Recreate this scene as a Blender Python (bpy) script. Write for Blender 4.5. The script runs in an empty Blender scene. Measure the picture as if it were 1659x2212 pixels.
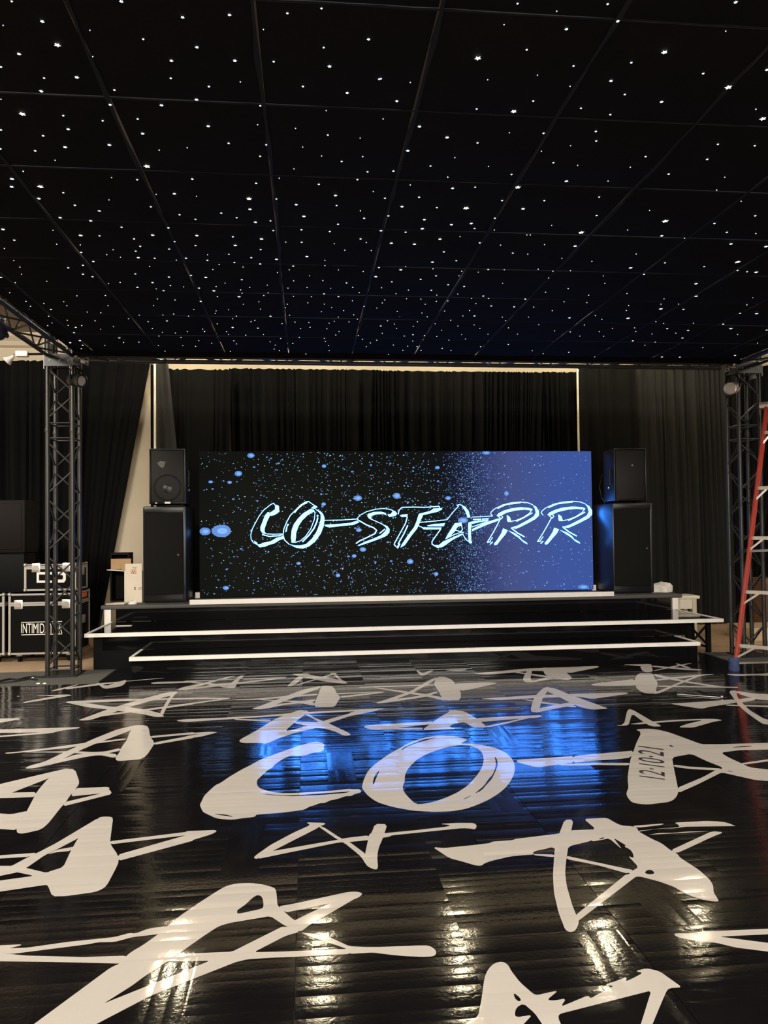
import bpy, bmesh, math, random
from mathutils import Vector, Matrix
from mathutils.geometry import tessellate_polygon

# ------------------------------------------------------------------ camera
W, H, F, EYE = 1659.0, 2212.0, 1640.0, 1.5
def cam_axes(vx=662.0, vy=1150.0, roll=-.011):
    Y = Vector((vx - W/2, -(vy - H/2), -F)).normalized()
    P = Vector((vx + 1000 - W/2, -(vy + 1000*roll - H/2), -F))
    Z = P.cross(Y).normalized()
    if Z.y < 0: Z = -Z
    return Y.cross(Z), Y, Z
AX, AY, AZ = cam_axes()
EYEP = Vector((0, 0, EYE))
S = bpy.context.scene
COL = S.collection
cam = bpy.data.objects.new('camera', bpy.data.cameras.new('camera'))
COL.objects.link(cam)
cam.data.sensor_fit = 'HORIZONTAL'; cam.data.sensor_width = 36.0
cam.data.lens = 36.0*F/W; cam.data.clip_start = .05; cam.data.clip_end = 100
m = Matrix((AX, AY, AZ)).to_4x4(); m.translation = EYEP
cam.matrix_world = m
S.camera = cam
# ------------------------------------------------------------------ world, exposure
w = bpy.data.worlds.new('world'); S.world = w; w.use_nodes = True
w.node_tree.nodes['Background'].inputs[0].default_value = (1, .85, .68, 1)
w.node_tree.nodes['Background'].inputs[1].default_value = .01
S.view_settings.view_transform = 'Standard'; S.view_settings.look = 'None'
S.view_settings.exposure = 0; S.view_settings.gamma = 1
try: S.view_settings.use_curve_mapping = False
except Exception: pass
# ------------------------------------------------------------------ room light behind the camera, unseen fill lights added beside the canopy
WARM = (1, .93, .82)
def area(name, loc, size, power, rot=(0, 0, 0), col=WARM):
    l = bpy.data.lights.new(name, 'AREA'); l.shape = 'RECTANGLE'; l.size, l.size_y = size
    l.energy = power; l.color = col
    o = bpy.data.objects.new(name, l); o.location = loc; o.rotation_euler = rot; COL.objects.link(o)
    return o
area('room_light', (1.2, -5.6, 4.45), (9, 2.4), 3800, (math.radians(40), 0, 0))
area('room_light', (-5.4, 4.6, 4.25), (2.4, .8), 430, (math.radians(24), 0, math.radians(-8)))  # unseen fill, placed and tilted to brighten the left back wall
area('room_light', (8.4, 3.5, 4.45), (1.6, 6), 230)

# ------------------------------------------------------------------ helpers: picture point -> place
def ray(x, y):
    d = Vector((x - W/2, -(y - H/2), -F))
    return Vector((AX.dot(d), AY.dot(d), AZ.dot(d)))
def onz(x, y, z=0.0):
    d = ray(x, y); return EYEP + d*((z - EYE)/d.z)
def ony(x, y, Y):
    d = ray(x, y); return EYEP + d*(Y/d.y)
R = random.Random(7)

# ------------------------------------------------------------------ materials
def nodes(name):
    mt = bpy.data.materials.new(name); mt.use_nodes = True
    nt = mt.node_tree; return mt, nt, nt.nodes['Principled BSDF']
def pm(name, col, rough=.5, metal=0.0, spec=.5, var=.12, scale=8.0, bump=0.0, bscale=120.0, coat=0.0):
    mt, nt, b = nodes(name)
    tc = nt.nodes.new('ShaderNodeTexCoord')
    n = nt.nodes.new('ShaderNodeTexNoise'); n.inputs['Scale'].default_value = scale; n.inputs['Detail'].default_value = 4
    nt.links.new(tc.outputs['Object'], n.inputs['Vector'])
    mx = nt.nodes.new('ShaderNodeMix'); mx.data_type = 'RGBA'
    mx.inputs[6].default_value = (*[c*(1 - var) for c in col], 1); mx.inputs[7].default_value = (*[min(1, c*(1 + var)) for c in col], 1)
    nt.links.new(n.outputs['Fac'], mx.inputs[0]); nt.links.new(mx.outputs[2], b.inputs['Base Color'])
    b.inputs['Roughness'].default_value = rough; b.inputs['Metallic'].default_value = metal
    b.inputs['Specular IOR Level'].default_value = spec; b.inputs['Coat Weight'].default_value = coat
    if bump:
        n2 = nt.nodes.new('ShaderNodeTexNoise'); n2.inputs['Scale'].default_value = bscale; n2.inputs['Detail'].default_value = 3
        nt.links.new(tc.outputs['Object'], n2.inputs['Vector'])
        bp = nt.nodes.new('ShaderNodeBump'); bp.inputs['Strength'].default_value = .6; bp.inputs['Distance'].default_value = bump
        nt.links.new(n2.outputs['Fac'], bp.inputs['Height']); nt.links.new(bp.outputs['Normal'], b.inputs['Normal'])
    return mt
def em(name, col, strength=1.0):
    mt, nt, b = nodes(name)
    b.inputs['Base Color'].default_value = (.02, .02, .02, 1)
    b.inputs['Emission Color'].default_value = (*col, 1); b.inputs['Emission Strength'].default_value = strength
    return mt
def srgb(r, g, b):
    f = lambda c: (c/255/12.92 if c/255 <= .04045 else ((c/255 + .055)/1.055)**2.4)
    return f(r), f(g), f(b)

def vinyl(name, col, var):
    """glossy printed vinyl laid over parquet: the planks below print through as a fine ripple"""
    mt, nt, b = nodes(name); N = nt.nodes; L = nt.links
    def M(op, a, c=None, d=None):
        n = N.new('ShaderNodeMath'); n.operation = op
        for i, v in enumerate((a, c, d)):
            if v is None: continue
            if isinstance(v, (int, float)): n.inputs[i].default_value = v
            else: L.new(v, n.inputs[i])
        return n.outputs[0]
    def WN(*v):
        cb = N.new('ShaderNodeCombineXYZ')
        for i, q in enumerate(v):
            if isinstance(q, (int, float)): cb.inputs[i].default_value = q
            else: L.new(q, cb.inputs[i])
        wn = N.new('ShaderNodeTexWhiteNoise'); wn.noise_dimensions = '3D'; L.new(cb.outputs[0], wn.inputs['Vector'])
        return wn.outputs['Value']
    g = N.new('ShaderNodeNewGeometry'); sp = N.new('ShaderNodeSeparateXYZ'); L.new(g.outputs['Position'], sp.inputs[0])
    x, y = sp.outputs[0], sp.outputs[1]
    cx = M('FLOOR', M('DIVIDE', M('ADD', x, .05), .171)); cy = M('FLOOR', M('DIVIDE', M('SUBTRACT', y, 4.0), .61))
    turned = M('LESS_THAN', WN(cx, cy, 3.0), .085)
    v = M('ADD', M('MULTIPLY', turned, x), M('MULTIPLY', M('SUBTRACT', 1.0, turned), y))
    u = M('ADD', M('MULTIPLY', turned, y), M('MULTIPLY', M('SUBTRACT', 1.0, turned), x))
    vp = M('DIVIDE', v, .057); pid = M('FLOOR', vp); fr = M('FRACT', vp)
    blk = M('FLOOR', M('DIVIDE', M('ADD', u, .05), .61))
    r1 = WN(pid, blk, 11.0); r2 = WN(pid, blk, 23.0); r3 = WN(pid, blk, 37.0)
    q = M('SUBTRACT', M('MULTIPLY', fr, 2.0), 1.0)
    cup = M('MULTIPLY', M('SUBTRACT', 1.0, M('MULTIPLY', q, q)), M('MULTIPLY_ADD', r1, .00036, .00006))
    tilt = M('MULTIPLY', M('MULTIPLY', q, .0285), M('MULTIPLY_ADD', r2, .044, -.022))
    tx = M('MULTIPLY', M('FRACT', M('DIVIDE', M('ADD', u, .05), .61)), M('MULTIPLY_ADD', r3, .004, -.002))
    tc = N.new('ShaderNodeTexNoise'); tc.inputs['Scale'].default_value = 2.2; tc.inputs['Detail'].default_value = 2; L.new(g.outputs['Position'], tc.inputs['Vector'])
    fine = N.new('ShaderNodeTexNoise'); fine.inputs['Scale'].default_value = 60; fine.inputs['Detail'].default_value = 3; L.new(g.outputs['Position'], fine.inputs['Vector'])
    h = M('ADD', M('ADD', cup, tilt), tx)
    h = M('ADD', h, M('MULTIPLY', tc.outputs['Fac'], .0016)); h = M('ADD', h, M('MULTIPLY', fine.outputs['Fac'], .00034))
    bp = N.new('ShaderNodeBump'); bp.inputs['Strength'].default_value = 1; bp.inputs['Distance'].default_value = 1
    L.new(h, bp.inputs['Height']); L.new(bp.outputs['Normal'], b.inputs['Normal'])
    n = N.new('ShaderNodeTexNoise'); n.inputs['Scale'].default_value = 4; n.inputs['Detail'].default_value = 6; L.new(g.outputs['Position'], n.inputs['Vector'])
    mx = N.new('ShaderNodeMix'); mx.data_type = 'RGBA'
    mx.inputs[6].default_value = (*[c*(1 - var) for c in col], 1); mx.inputs[7].default_value = (*[c*(1 + var) for c in col], 1)
    L.new(n.outputs['Fac'], mx.inputs[0]); L.new(mx.outputs[2], b.inputs['Base Color'])
    rg = M('MULTIPLY_ADD', n.outputs['Fac'], .09, .055); L.new(rg, b.inputs['Roughness'])
    b.inputs['Specular IOR Level'].default_value = .42
    return mt

MT = dict(
    floor_black=vinyl('black_vinyl', (.0062, .0056, .0062), .25),
    floor_white=vinyl('white_vinyl', (.60, .555, .50), .03),
    ink=pm('dark_ink', (.012, .01, .02), .3),
    gloss_black=pm('gloss_black_laminate', (.004, .004, .0045), .06, spec=.5, bump=.0006, bscale=2.0),
    matte_black=pm('matte_black', (.003, .003, .003), .6, spec=.1),
    white_edge=pm('white_edging', (.80, .76, .70), .45),
    deck=pm('grey_deck', (.07, .067, .063), .65, bump=.001),
    cloth=pm('black_star_cloth', (.0078, .0082, .0096), .9, spec=.05, bump=.002, bscale=60),
    strap=pm('grey_webbing', (.015, .017, .024), .85, spec=.1),
    truss=pm('black_truss_paint', (.017, .016, .015), .36, metal=0, spec=.5, bump=.0006, bscale=60),
    plate=pm('grey_truss_plate', (.30, .28, .25), .5, metal=.4),
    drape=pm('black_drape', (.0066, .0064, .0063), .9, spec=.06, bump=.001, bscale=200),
    drape_lit=pm('lamplit_drape', (.021, .0205, .019), .85, spec=.1, bump=.001, bscale=200),  # same black cloth, lamp light on the folds put into the colour
    drape_sheen=pm('sheen_drape', (.030, .029, .028), .8, spec=.1, bump=.001, bscale=200),  # sheen of the lit bunched folds painted in as a lighter colour
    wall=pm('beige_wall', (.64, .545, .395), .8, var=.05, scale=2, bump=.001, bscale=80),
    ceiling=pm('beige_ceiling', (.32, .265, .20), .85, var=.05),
    darkwall=pm('dark_room_wall', (.02, .018, .016), .9, spec=.1),
    trim=pm('beige_trim', (.64, .55, .42), .6, var=.04),
    roomfloor=pm('tan_floor', (.44, .30, .19), .55, var=.3, scale=14),
    mat=pm('grey_mat', (.085, .083, .073), .8, var=.3, scale=20, bump=.001),
    pole=pm('cream_pole', (.80, .74, .60), .4),
    speaker=pm('black_speaker_paint', (.0065, .0065, .0066), .34, spec=.45, bump=.0008, bscale=300),
    grille=pm('black_grille', (.005, .0046, .0042), .5, spec=.3, bump=.002, bscale=500),
    bassgrille=pm('black_foam_grille', (.0065, .0062, .0058), .8, spec=.15, bump=.002, bscale=400),
    silver=pm('aluminium', (.62, .60, .56), .35, metal=.8),
    casetrim=pm('case_extrusion', (.42, .40, .37), .42, metal=.55),
    caseblack=pm('case_laminate', (.003, .0029, .0027), .5, spec=.07),
    white=pm('white_plastic', (.85, .82, .78), .5),
    card=pm('brown_cardboard', (.38, .24, .12), .85),
    carton=pm('white_carton', (.66, .58, .46), .85, var=.06),
    paper=pm('white_paper', (.78, .74, .68), .8),
    red=pm('red_fibreglass', (.38, .045, .028), .45, var=.2),
    orange=pm('orange_label', (.75, .10, .035), .6),
    blue=pm('blue_boot', (.028, .045, .12), .8, var=.4, scale=25, bump=.003, bscale=40),
    navy=pm('navy_plastic', (.006, .008, .03), .4),
    wood=pm('brown_wood', (.16, .075, .04), .5, var=.3, scale=6),
    ply=pm('pale_plywood', (.52, .38, .24), .6, var=.12),
    dark=pm('dark_brown_panel', (.007, .005, .004), .6, spec=.1),
    lens=pm('frosted_lens', (.62, .60, .62), .25),
    cable=pm('black_cable', (.01, .01, .01), .5),
    glass=pm('horn_grey', (.10, .095, .085), .4),
    lamp=em('lamp_glow', (1, .86, .55), 460),
    star=em('star_glow', (.88, .93, 1.0), 3.0),
    starw=em('star_glow_warm', (1.0, .93, .80), 6.0),
    text=em('screen_text', (.74, 5.0, 22.0), 1.0),
    textw=em('screen_text_line', (.9, 3.2, 10.0), 1.0),
    dot=em('screen_dot', (.17, .45, 1.05), 1.0),
    dotw=em('screen_dot_pale', (.42, .80, 1.2), 1.0),
    blob=em('screen_blob', (.07, .23, .66), 1.0),
    led=em('amber_led', (1, .7, .2), 3.0),
)

# ------------------------------------------------------------------ mesh helpers
class MB:
    def __init__(s): s.v = []; s.f = []
    def add(s, v, f):
        o = len(s.v); s.v += [tuple(p) for p in v]; s.f += [tuple(i + o for i in q) for q in f]; return s
    def box(s, lo, hi, mat=None, bev=0.0):
        x0, y0, z0 = lo; x1, y1, z1 = hi
        if bev <= 0:
            v = [(x0,y0,z0),(x1,y0,z0),(x1,y1,z0),(x0,y1,z0),(x0,y0,z1),(x1,y0,z1),(x1,y1,z1),(x0,y1,z1)]
            f = [(0,3,2,1),(4,5,6,7),(0,1,5,4),(1,2,6,5),(2,3,7,6),(3,0,4,7)]
        else:
            bm = bmesh.new(); bmesh.ops.create_cube(bm, size=1)
            for q in bm.verts: q.co = Vector(((x0+x1)/2 + q.co.x*(x1-x0), (y0+y1)/2 + q.co.y*(y1-y0), (z0+z1)/2 + q.co.z*(z1-z0)))
            bmesh.ops.bevel(bm, geom=bm.edges[:], offset=bev, segments=2, affect='EDGES', profile=.5)
            bm.verts.index_update(); v = [tuple(q.co) for q in bm.verts]; f = [tuple(q.index for q in fc.verts) for fc in bm.faces]; bm.free()
        if mat is not None: v = [mat @ Vector(p) for p in v]
        return s.add(v, f)
    def tube(s, p0, p1, r, n=8, r1=None):
        p0, p1 = Vector(p0), Vector(p1); r1 = r if r1 is None else r1
        d = (p1 - p0).normalized(); a = d.orthogonal().normalized(); b = d.cross(a)
        v = []
        for p, rr in ((p0, r), (p1, r1)):
            for i in range(n):
                t = 2*math.pi*i/n; v.append(p + a*(rr*math.cos(t)) + b*(rr*math.sin(t)))
        f = [(i, (i+1) % n, n + (i+1) % n, n + i) for i in range(n)] + [tuple(range(n))[::-1], tuple(range(n, 2*n))]
        return s.add(v, f)
    def path(s, pts, r, n=6):
        pts = [Vector(p) for p in pts]
        v = []; f = []
        for k, p in enumerate(pts):
            d = (pts[min(k+1, len(pts)-1)] - pts[max(k-1, 0)]).normalized()
            ref = Vector((0, 0, 1)) if abs(d.z) < .9 else Vector((1, 0, 0))
            a = d.cross(ref).normalized(); b = d.cross(a)
            for i in range(n):
                t = 2*math.pi*i/n; v.append(p + a*(r*math.cos(t)) + b*(r*math.sin(t)))
        for k in range(len(pts)-1):
            for i in range(n): f.append((k*n+i, k*n+(i+1) % n, (k+1)*n+(i+1) % n, (k+1)*n+i))
        f += [tuple(range(n))[::-1], tuple(range((len(pts)-1)*n, len(pts)*n))]
        return s.add(v, f)
    def lathe(s, prof, mat, n=20, cap=True):
        v = []; f = []
        for r, z in prof:
            for i in range(n):
                t = 2*math.pi*i/n; v.append(mat @ Vector((r*math.cos(t), r*math.sin(t), z)))
        for k in range(len(prof)-1):
            for i in range(n): f.append((k*n+i, k*n+(i+1) % n, (k+1)*n+(i+1) % n, (k+1)*n+i))
        if cap: f += [tuple(range(n))[::-1], tuple(range((len(prof)-1)*n, len(prof)*n))]
        return s.add(v, f)
    def prism(s, pts, off):
        """closed outline (3D points, planar) pushed by vector off"""
        pts = [Vector(p) for p in pts]; off = Vector(off); n = len(pts)
        tri = tessellate_polygon([pts])
        f = [tuple(t) for t in tri] + [tuple(n + i for i in t[::-1]) for t in tri]
        f += [(i, (i+1) % n, n + (i+1) % n, n + i) for i in range(n)]
        return s.add(pts + [p + off for p in pts], f)
    def build(s, name, mat, parent=None, smooth=False):
        me = bpy.data.meshes.new(name)
        off = Vector((0, 0, 0))
        p = parent
        while p is not None: off += p.location; p = p.parent
        me.from_pydata([tuple(Vector(v) - off) for v in s.v], [], s.f)
        bm = bmesh.new(); bm.from_mesh(me); bmesh.ops.recalc_face_normals(bm, faces=bm.faces[:]); bm.to_mesh(me); bm.free()
        me.materials.append(mat)
        if smooth:
            for q in me.polygons: q.use_smooth = True
            try: me.set_sharp_from_angle(angle=math.radians(40))
            except Exception: pass
        o = bpy.data.objects.new(name, me); COL.objects.link(o)
        if parent is not None: o.parent = parent
        return o
def tag(o, label, cat, group=None):
    o['label'] = label; o['category'] = cat
    if group: o['group'] = group
    return o
def thing(name, label, cat, loc, group=None):
    o = bpy.data.objects.new(name, None); o.empty_display_size = .1; o.location = loc; COL.objects.link(o)
    return tag(o, label, cat, group)
def struct(o): o['kind'] = 'structure'; return o
def bx(lo, hi, bev=0.0): return MB().box(lo, hi, None, bev)
RODS = {}
def rod(name, p0, p1, r, mat, parent, n=6):
    """one bar; bars of a kind share a unit mesh"""
    key = (name, mat.name, n)
    if key not in RODS:
        b = MB().tube((0, 0, 0), (0, 0, 1), 1, n); me = bpy.data.meshes.new(name); me.from_pydata(b.v, [], b.f); me.materials.append(mat)
        for q in me.polygons: q.use_smooth = len(q.vertices) == 4
        RODS[key] = me
    o = bpy.data.objects.new(name, RODS[key]); COL.objects.link(o)
    off = Vector((0, 0, 0)); p = parent
    while p is not None: off += p.location; p = p.parent
    p0, p1 = Vector(p0) - off, Vector(p1) - off; d = p1 - p0
    o.parent = parent; o.location = p0
    o.rotation_mode = 'QUATERNION'; o.rotation_quaternion = Vector((0, 0, 1)).rotation_difference(d)
    o.scale = (r, r, d.length)
    return o
def frame(origin, zdir, up=(0, 0, 1)):
    """matrix whose local z looks along zdir"""
    z = Vector(zdir).normalized(); x = Vector(up).cross(z)
    x = x.normalized() if x.length > 1e-4 else Vector((1, 0, 0)); y = z.cross(x)
    mm = Matrix((x, y, z)).transposed().to_4x4(); mm.translation = Vector(origin); return mm

# ------------------------------------------------------------------ structure: the room
GZ = -.03
CEIL = 4.55
struct(bx((-9, -7, GZ-.1), (11, 12.2, GZ)).build('floor', MT['roomfloor']))
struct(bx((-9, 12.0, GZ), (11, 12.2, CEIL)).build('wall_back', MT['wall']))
struct(bx((-9.2, -7, GZ), (-9, 12.2, CEIL)).build('wall_left', MT['wall']))
struct(bx((11, -7, GZ), (11.2, 12.2, CEIL)).build('wall_right', MT['darkwall']))
struct(bx((-9.2, -7.2, GZ), (11.2, -7, CEIL)).build('wall_front', MT['darkwall']))
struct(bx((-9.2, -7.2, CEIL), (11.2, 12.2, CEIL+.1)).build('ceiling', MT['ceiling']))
c = MB().prism([(-9, 11.98, 4.36), (-9, 11.93, 4.38), (-9, 11.90, 4.44), (-9, 11.82, 4.50), (-9, 11.80, CEIL), (-9, 11.98, CEIL)], (20, 0, 0))
struct(c.build('trim_1', MT['trim']))
# grey mats beside the dance floor
ml = bx((-5.5, 7.97, GZ), (-2.13, 8.78, -.004)).build('floor_mat', MT['mat'])
tag(ml, 'grey mat under the left truss tower', 'mat')
mr = thing('floor_mat', 'grey mat under the right truss tower', 'mat', (5.6, 8.3, GZ))
bx((4.76, 8.05, GZ), (7.2, 8.78, -.004)).build('mat', MT['mat'], mr)
bx((4.72, 8.02, GZ), (7.2, 8.05, .004)).build('edge_trim', MT['casetrim'], mr)

# ------------------------------------------------------------------ dance floor
DF = thing('dance_floor', 'glossy black dance floor printed with cream scribbled stars and letters', 'dance floor', (1.3, 4.5, GZ))
XS = [-6.15, -4.93, -3.71, -2.49, -1.27, -.05, 1.17, 2.39, 3.61, 4.83, 6.05, 7.27]
YS = [.34, 1.56, 2.78, 4.0, 5.22, 6.44, 7.95]
J = .0012
def panel(x0, x1, y0, y1): bx((x0+J, y0+J, GZ), (x1-J, y1-J, 0)).build('panel', MT['floor_black'], DF)
for i in range(len(XS)-1):
    for j in range(len(YS)-1): panel(XS[i], XS[i+1], YS[j], YS[j+1])
for x0, x1 in ((-2.11, -1.27), (-1.27, -.05), (-.05, 1.17), (1.17, 2.39), (2.39, 3.61), (3.61, 4.71)): panel(x0, x1, 7.95, 8.80)

ZO = dict(A=(0,1430,3.95), B=(400,1430,3.95), C=(780,1430,3.95), D=(1239,1430,3.95), E=(0,1640,3.95), F=(400,1560,3.95),
          G=(740,1560,3.95), H=(1239,1560,3.95), I=(0,1860,3.318), J=(400,1860,2.9625), K=(900,1860,2.8603), L=(1380,1860,5.946),
          M=(900,1740,3.456), N=(1180,1740,3.463), O=(520,1740,3.072), Q=(829,1400,1.9988))
def zp(key, s):
    x0, y0, k = ZO[key]; n = [float(t) for t in s.replace(' ', ',').split(',')]
    out = []
    for i in range(0, len(n), 2):
        x, y = x0 + n[i]/k, y0 + n[i+1]/k
        if x <= .6: x = -90
        if x >= 1658: x = 1750
        if y >= 2208: y = 2235
        out.append((x, y))
    return out
DZ = [.0006]
def smooth_outline(p):
    """one round of corner softening, as cut vinyl has"""
    out = []; n = len(p)
    for i in range(n):
        a, b, c = p[i-1], p[i], p[(i+1) % n]
        la = math.hypot(b[0]-a[0], b[1]-a[1]); lc = math.hypot(c[0]-b[0], c[1]-b[1])
        ka = min(.25, 5/max(la, .01)); kc = min(.25, 5/max(lc, .01))
        out.append((b[0]+(a[0]-b[0])*ka, b[1]+(a[1]-b[1])*ka)); out.append((b[0]+(c[0]-b[0])*kc, b[1]+(c[1]-b[1])*kc))
    return out
def decal(name, label, polys):
    mb = MB()
    for k, e in enumerate(polys):
        key, outs = e[0], e[1:]
        z = DZ[0] + k*.00002
        loops = [[onz(*p, z) for p in smooth_outline(zp(key, s))] for s in outs]
        tri = tessellate_polygon(loops); flat = [p for l in loops for p in l]
        mb.add(flat, tri)
    o = mb.build(name, MT['floor_white'], DF)
    for q in o.data.polygons:
        if q.normal.z < 0: q.flip()
    if label: o['label'] = label
    return o
decal('star_decal', None, [
    ('A', '440,245 470,235 660,192 680,190 560,228 450,250'), ('A', '560,222 830,183 1330,140 1420,135 1330,145 1080,166 840,198 560,235'),
    ('A', '820,175 850,180 905,205 960,185 1040,160 1080,150 1070,180 1040,205 920,228 880,225 855,205')])
decal('star_decal', None, [
    ('A', '195,345 230,335 430,298 580,278 620,284 560,295 240,345 200,350'), ('A', '320,282 410,282 590,277 610,285 420,292 410,287 320,286'), ('A', '145,290 165,290 165,294 145,294')])
decal('star_decal', None, [
    ('A', '560,345 580,335 800,325 1100,315 1659,306 1800,300 1659,319 1450,322 1200,328 740,348 600,352'),
    ('B', '0,306 380,305 384,312 300,326 0,368 0,354 300,318 0,318'),
    ('A', '560,345 650,365 740,385 920,405 1100,430 1220,445 1330,470 1398,467 1395,455 1380,440 1250,408 1100,385 920,378 740,350 620,345'),
    ('A', '665,495 700,485 900,410 1020,372 1250,305 1430,258 1500,252 1520,260 1470,290 1430,292 1260,340 1100,385 1000,420 850,470 770,495 700,500'),
    ('A', '1450,290 1510,262 1480,290 1420,390 1390,455 1360,445 1400,370'),
    ('A', '900,440 1070,425 1659,345 1659.5,360 1400,397 1060,437 830,470 850,455')])
decal('star_decal', None, [('A', '0,488 160,480 178,488 0,580'), ('A', '0,582 300,568 680,555 680,565 560,580 430,600 0,608'), ('A', '0,655 430,595 540,582 430,608 0,668')])
decal('star_decal', None, [
    ('A', '35,775 130,768 400,735 700,693 1075,652 1080,662 860,690 560,735 260,765 60,783'),
    ('A', '130,768 500,763 620,760 800,768 900,763 1025,733 1030,755 920,780 840,800 640,776 500,773 200,770'),
    ('A', '215,905 250,885 380,850 560,765 800,655 1000,575 1160,538 1200,540 1115,580 1100,590 900,665 820,695 680,755 620,785 540,825 460,860 300,905 230,910'),
    ('A', '300,907 540,850 740,808 850,793 985,820 1000,785 920,778 800,778 640,790 540,825 400,880'),
    ('A', '1115,580 1160,538 1240,538 1270,560 1280,635 1320,690 1310,710 1250,800 1200,830 1020,845 990,838 985,815 1020,770 1030,735 1080,670 1090,640'),
    ('A', '1280,633 1660,598 1660,614 1285,648'), ('F', '0,96 200,82 265,84 272,90 180,97 0,108'),
    ('A', '1310,688 1660,622 1660,647 1315,707'), ('F', '0,120 150,97 272,88 130,125 0,140')])
decal('star_decal', None, [
    ('E', '0,295 540,85 560,95 410,165 90,290 20,305 0,312'),
    ('E', '540,80 640,85 680,200 655,240 590,320 560,370 520,410 470,475 410,550 350,600 200,635 150,632 140,605 150,550 215,470 235,430 290,325 320,270 410,165'),
    ('E', '0,300 100,285 310,280 300,322 100,330 0,340'), ('E', '640,248 930,235 935,260 890,288 600,318'), ('E', '555,365 890,285 935,255 957,297 540,402'),
    ('E', '0,435 95,470 240,440 215,480 185,500 160,560 140,605 0,570')])
decal('star_decal', None, [
    ('E', '0,845 320,798 250,832 0,868'), ('E', '0,1035 100,910 230,840 320,798 480,715 840,500 870,560 665,675 485,770 380,820 225,928 150,965 0,1068'),
    ('E', '840,500 870,490 940,490 965,500 940,695 945,730 1005,815 1015,870 990,930 910,1080 860,1115 800,1135 560,1168 445,1170 410,1080 390,1072 400,965 540,920 605,780 665,675'),
    ('E', '0,910 100,910 225,928 400,970 540,920 560,1000 420,1075 390,1072 0,1182 0,1085 290,995 150,965 30,945 0,935'),
    ('E', '485,772 640,745 605,782 470,795 400,815'), ('E', '935,700 1660,612 1660,640 945,726'), ('E', '1005,815 1610,642 1660,628 1660,692 1010,868'),
    ('F', '0,930 255,920 272,930 230,955 0,1025 0,966 40,952 0,958')])
decal('star_decal', None, [
    ('I', '0,640 200,620 480,580 820,545 930,515 970,520 1060,485 1190,465 1290,480 1130,525 950,545 820,580 700,582 640,595 90,665 0,660'),
    ('I', '0,645 90,668 200,678 600,688 900,678 930,700 860,735 600,728 300,722 0,715'), ('I', '0,618 150,597 152,604 40,632 0,640'),
    ('I', '20,1240 140,1168 790,765 860,733 905,680 950,645 1020,605 1130,527 1200,465 1300,385 1540,225 1600,195 1700,165 1700,430 1570,465 1470,530 1370,600 1200,720 1030,830 950,890 745,1020 560,1160 400,1240'),
    ('I', '400,1240 560,1150 745,1020 1330,785 1510,712 1700,675 1700,720 1370,850 1080,965 545,1168'),
    ('I', '1180,720 1300,665 1700,648 1700,690 1510,714'),
    ('J', '60,285 200,195 260,160 330,143 420,140 500,150 570,170 583,190 590,280 600,290 640,330 700,380 790,415 735,455 640,415 545,352 440,370 260,400 200,425 80,500 60,400',
          '320,325 340,310 390,275 430,235 465,215 495,230 503,290 490,305 340,338'),
    ('J', '595,290 700,272 1040,198 1100,195 1140,208 1100,240 920,272 640,330'), ('J', '700,380 920,272 1138,210 900,350 790,412 735,455 640,420'),
    ('J', '300,580 630,415 735,452 640,480 440,583 600,580 1035,562 1110,560 1050,595 720,612 560,618 400,628 290,655 150,705 30,755 20,700 160,638 20,640 20,597 100,592'),
    ('J', '735,455 850,470 930,490 1050,545 1150,550 1240,550 1500,540 1560,540 1600,565 1608,590 1590,610 1520,613 1400,608 1300,598 1200,585 1050,594 1035,562 900,515 800,485')])
decal('star_decal', None, [
    ('O', '430,112 560,115 560,125 520,140 510,150 205,305 110,355 85,348 100,330 200,260 350,180 465,128'),
    ('O', '195,305 640,228 700,215 850,198 860,228 720,242 650,245 280,320 110,355'),
    ('O', '510,135 545,140 660,215 720,240 830,322 890,420 850,410 830,390 800,340 740,290 690,250 640,225'),
    ('O', '890,122 973,124 955,180 940,225 915,280 905,340 912,415 895,427 850,410 825,370 825,320 845,230 850,195 870,180'),
    ('O', '940,185 1150,165 1370,140 1395,130 1320,122 1440,115 1550,116 1568,135 1555,160 1530,153 1470,150 1000,198 985,208 930,215')])
decal('letter_decal', 'cream brush letter C on the black floor', [
    ('F', '125,705 135,685 150,655 160,630 200,590 260,535 300,520 370,470 480,405 560,365 640,320 720,290 830,250 960,205 1080,170 1140,168 1180,180 1190,200 1180,210 1188,225 1180,240 1150,255 1080,262 1040,280 980,290 900,285 850,305 800,335 760,365 745,390 720,400 680,430 640,470 615,490 610,530 630,560 680,580 740,595 820,605 920,605 1100,595 1250,585 1400,568 1430,572 1490,570 1505,595 1480,605 1440,615 1420,630 1370,630 1330,645 1280,660 1240,665 1190,690 1150,690 1100,710 1060,720 1020,745 960,755 850,770 600,790 605,800 580,810 480,820 410,832 320,828 260,818 220,800 180,780 150,765 135,730',
     '640,608 700,615 850,625 1000,620 1200,605 1420,590 1360,605 1150,622 900,632 720,622', '240,780 300,785 360,790 420,810 350,800 280,790')])
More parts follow.
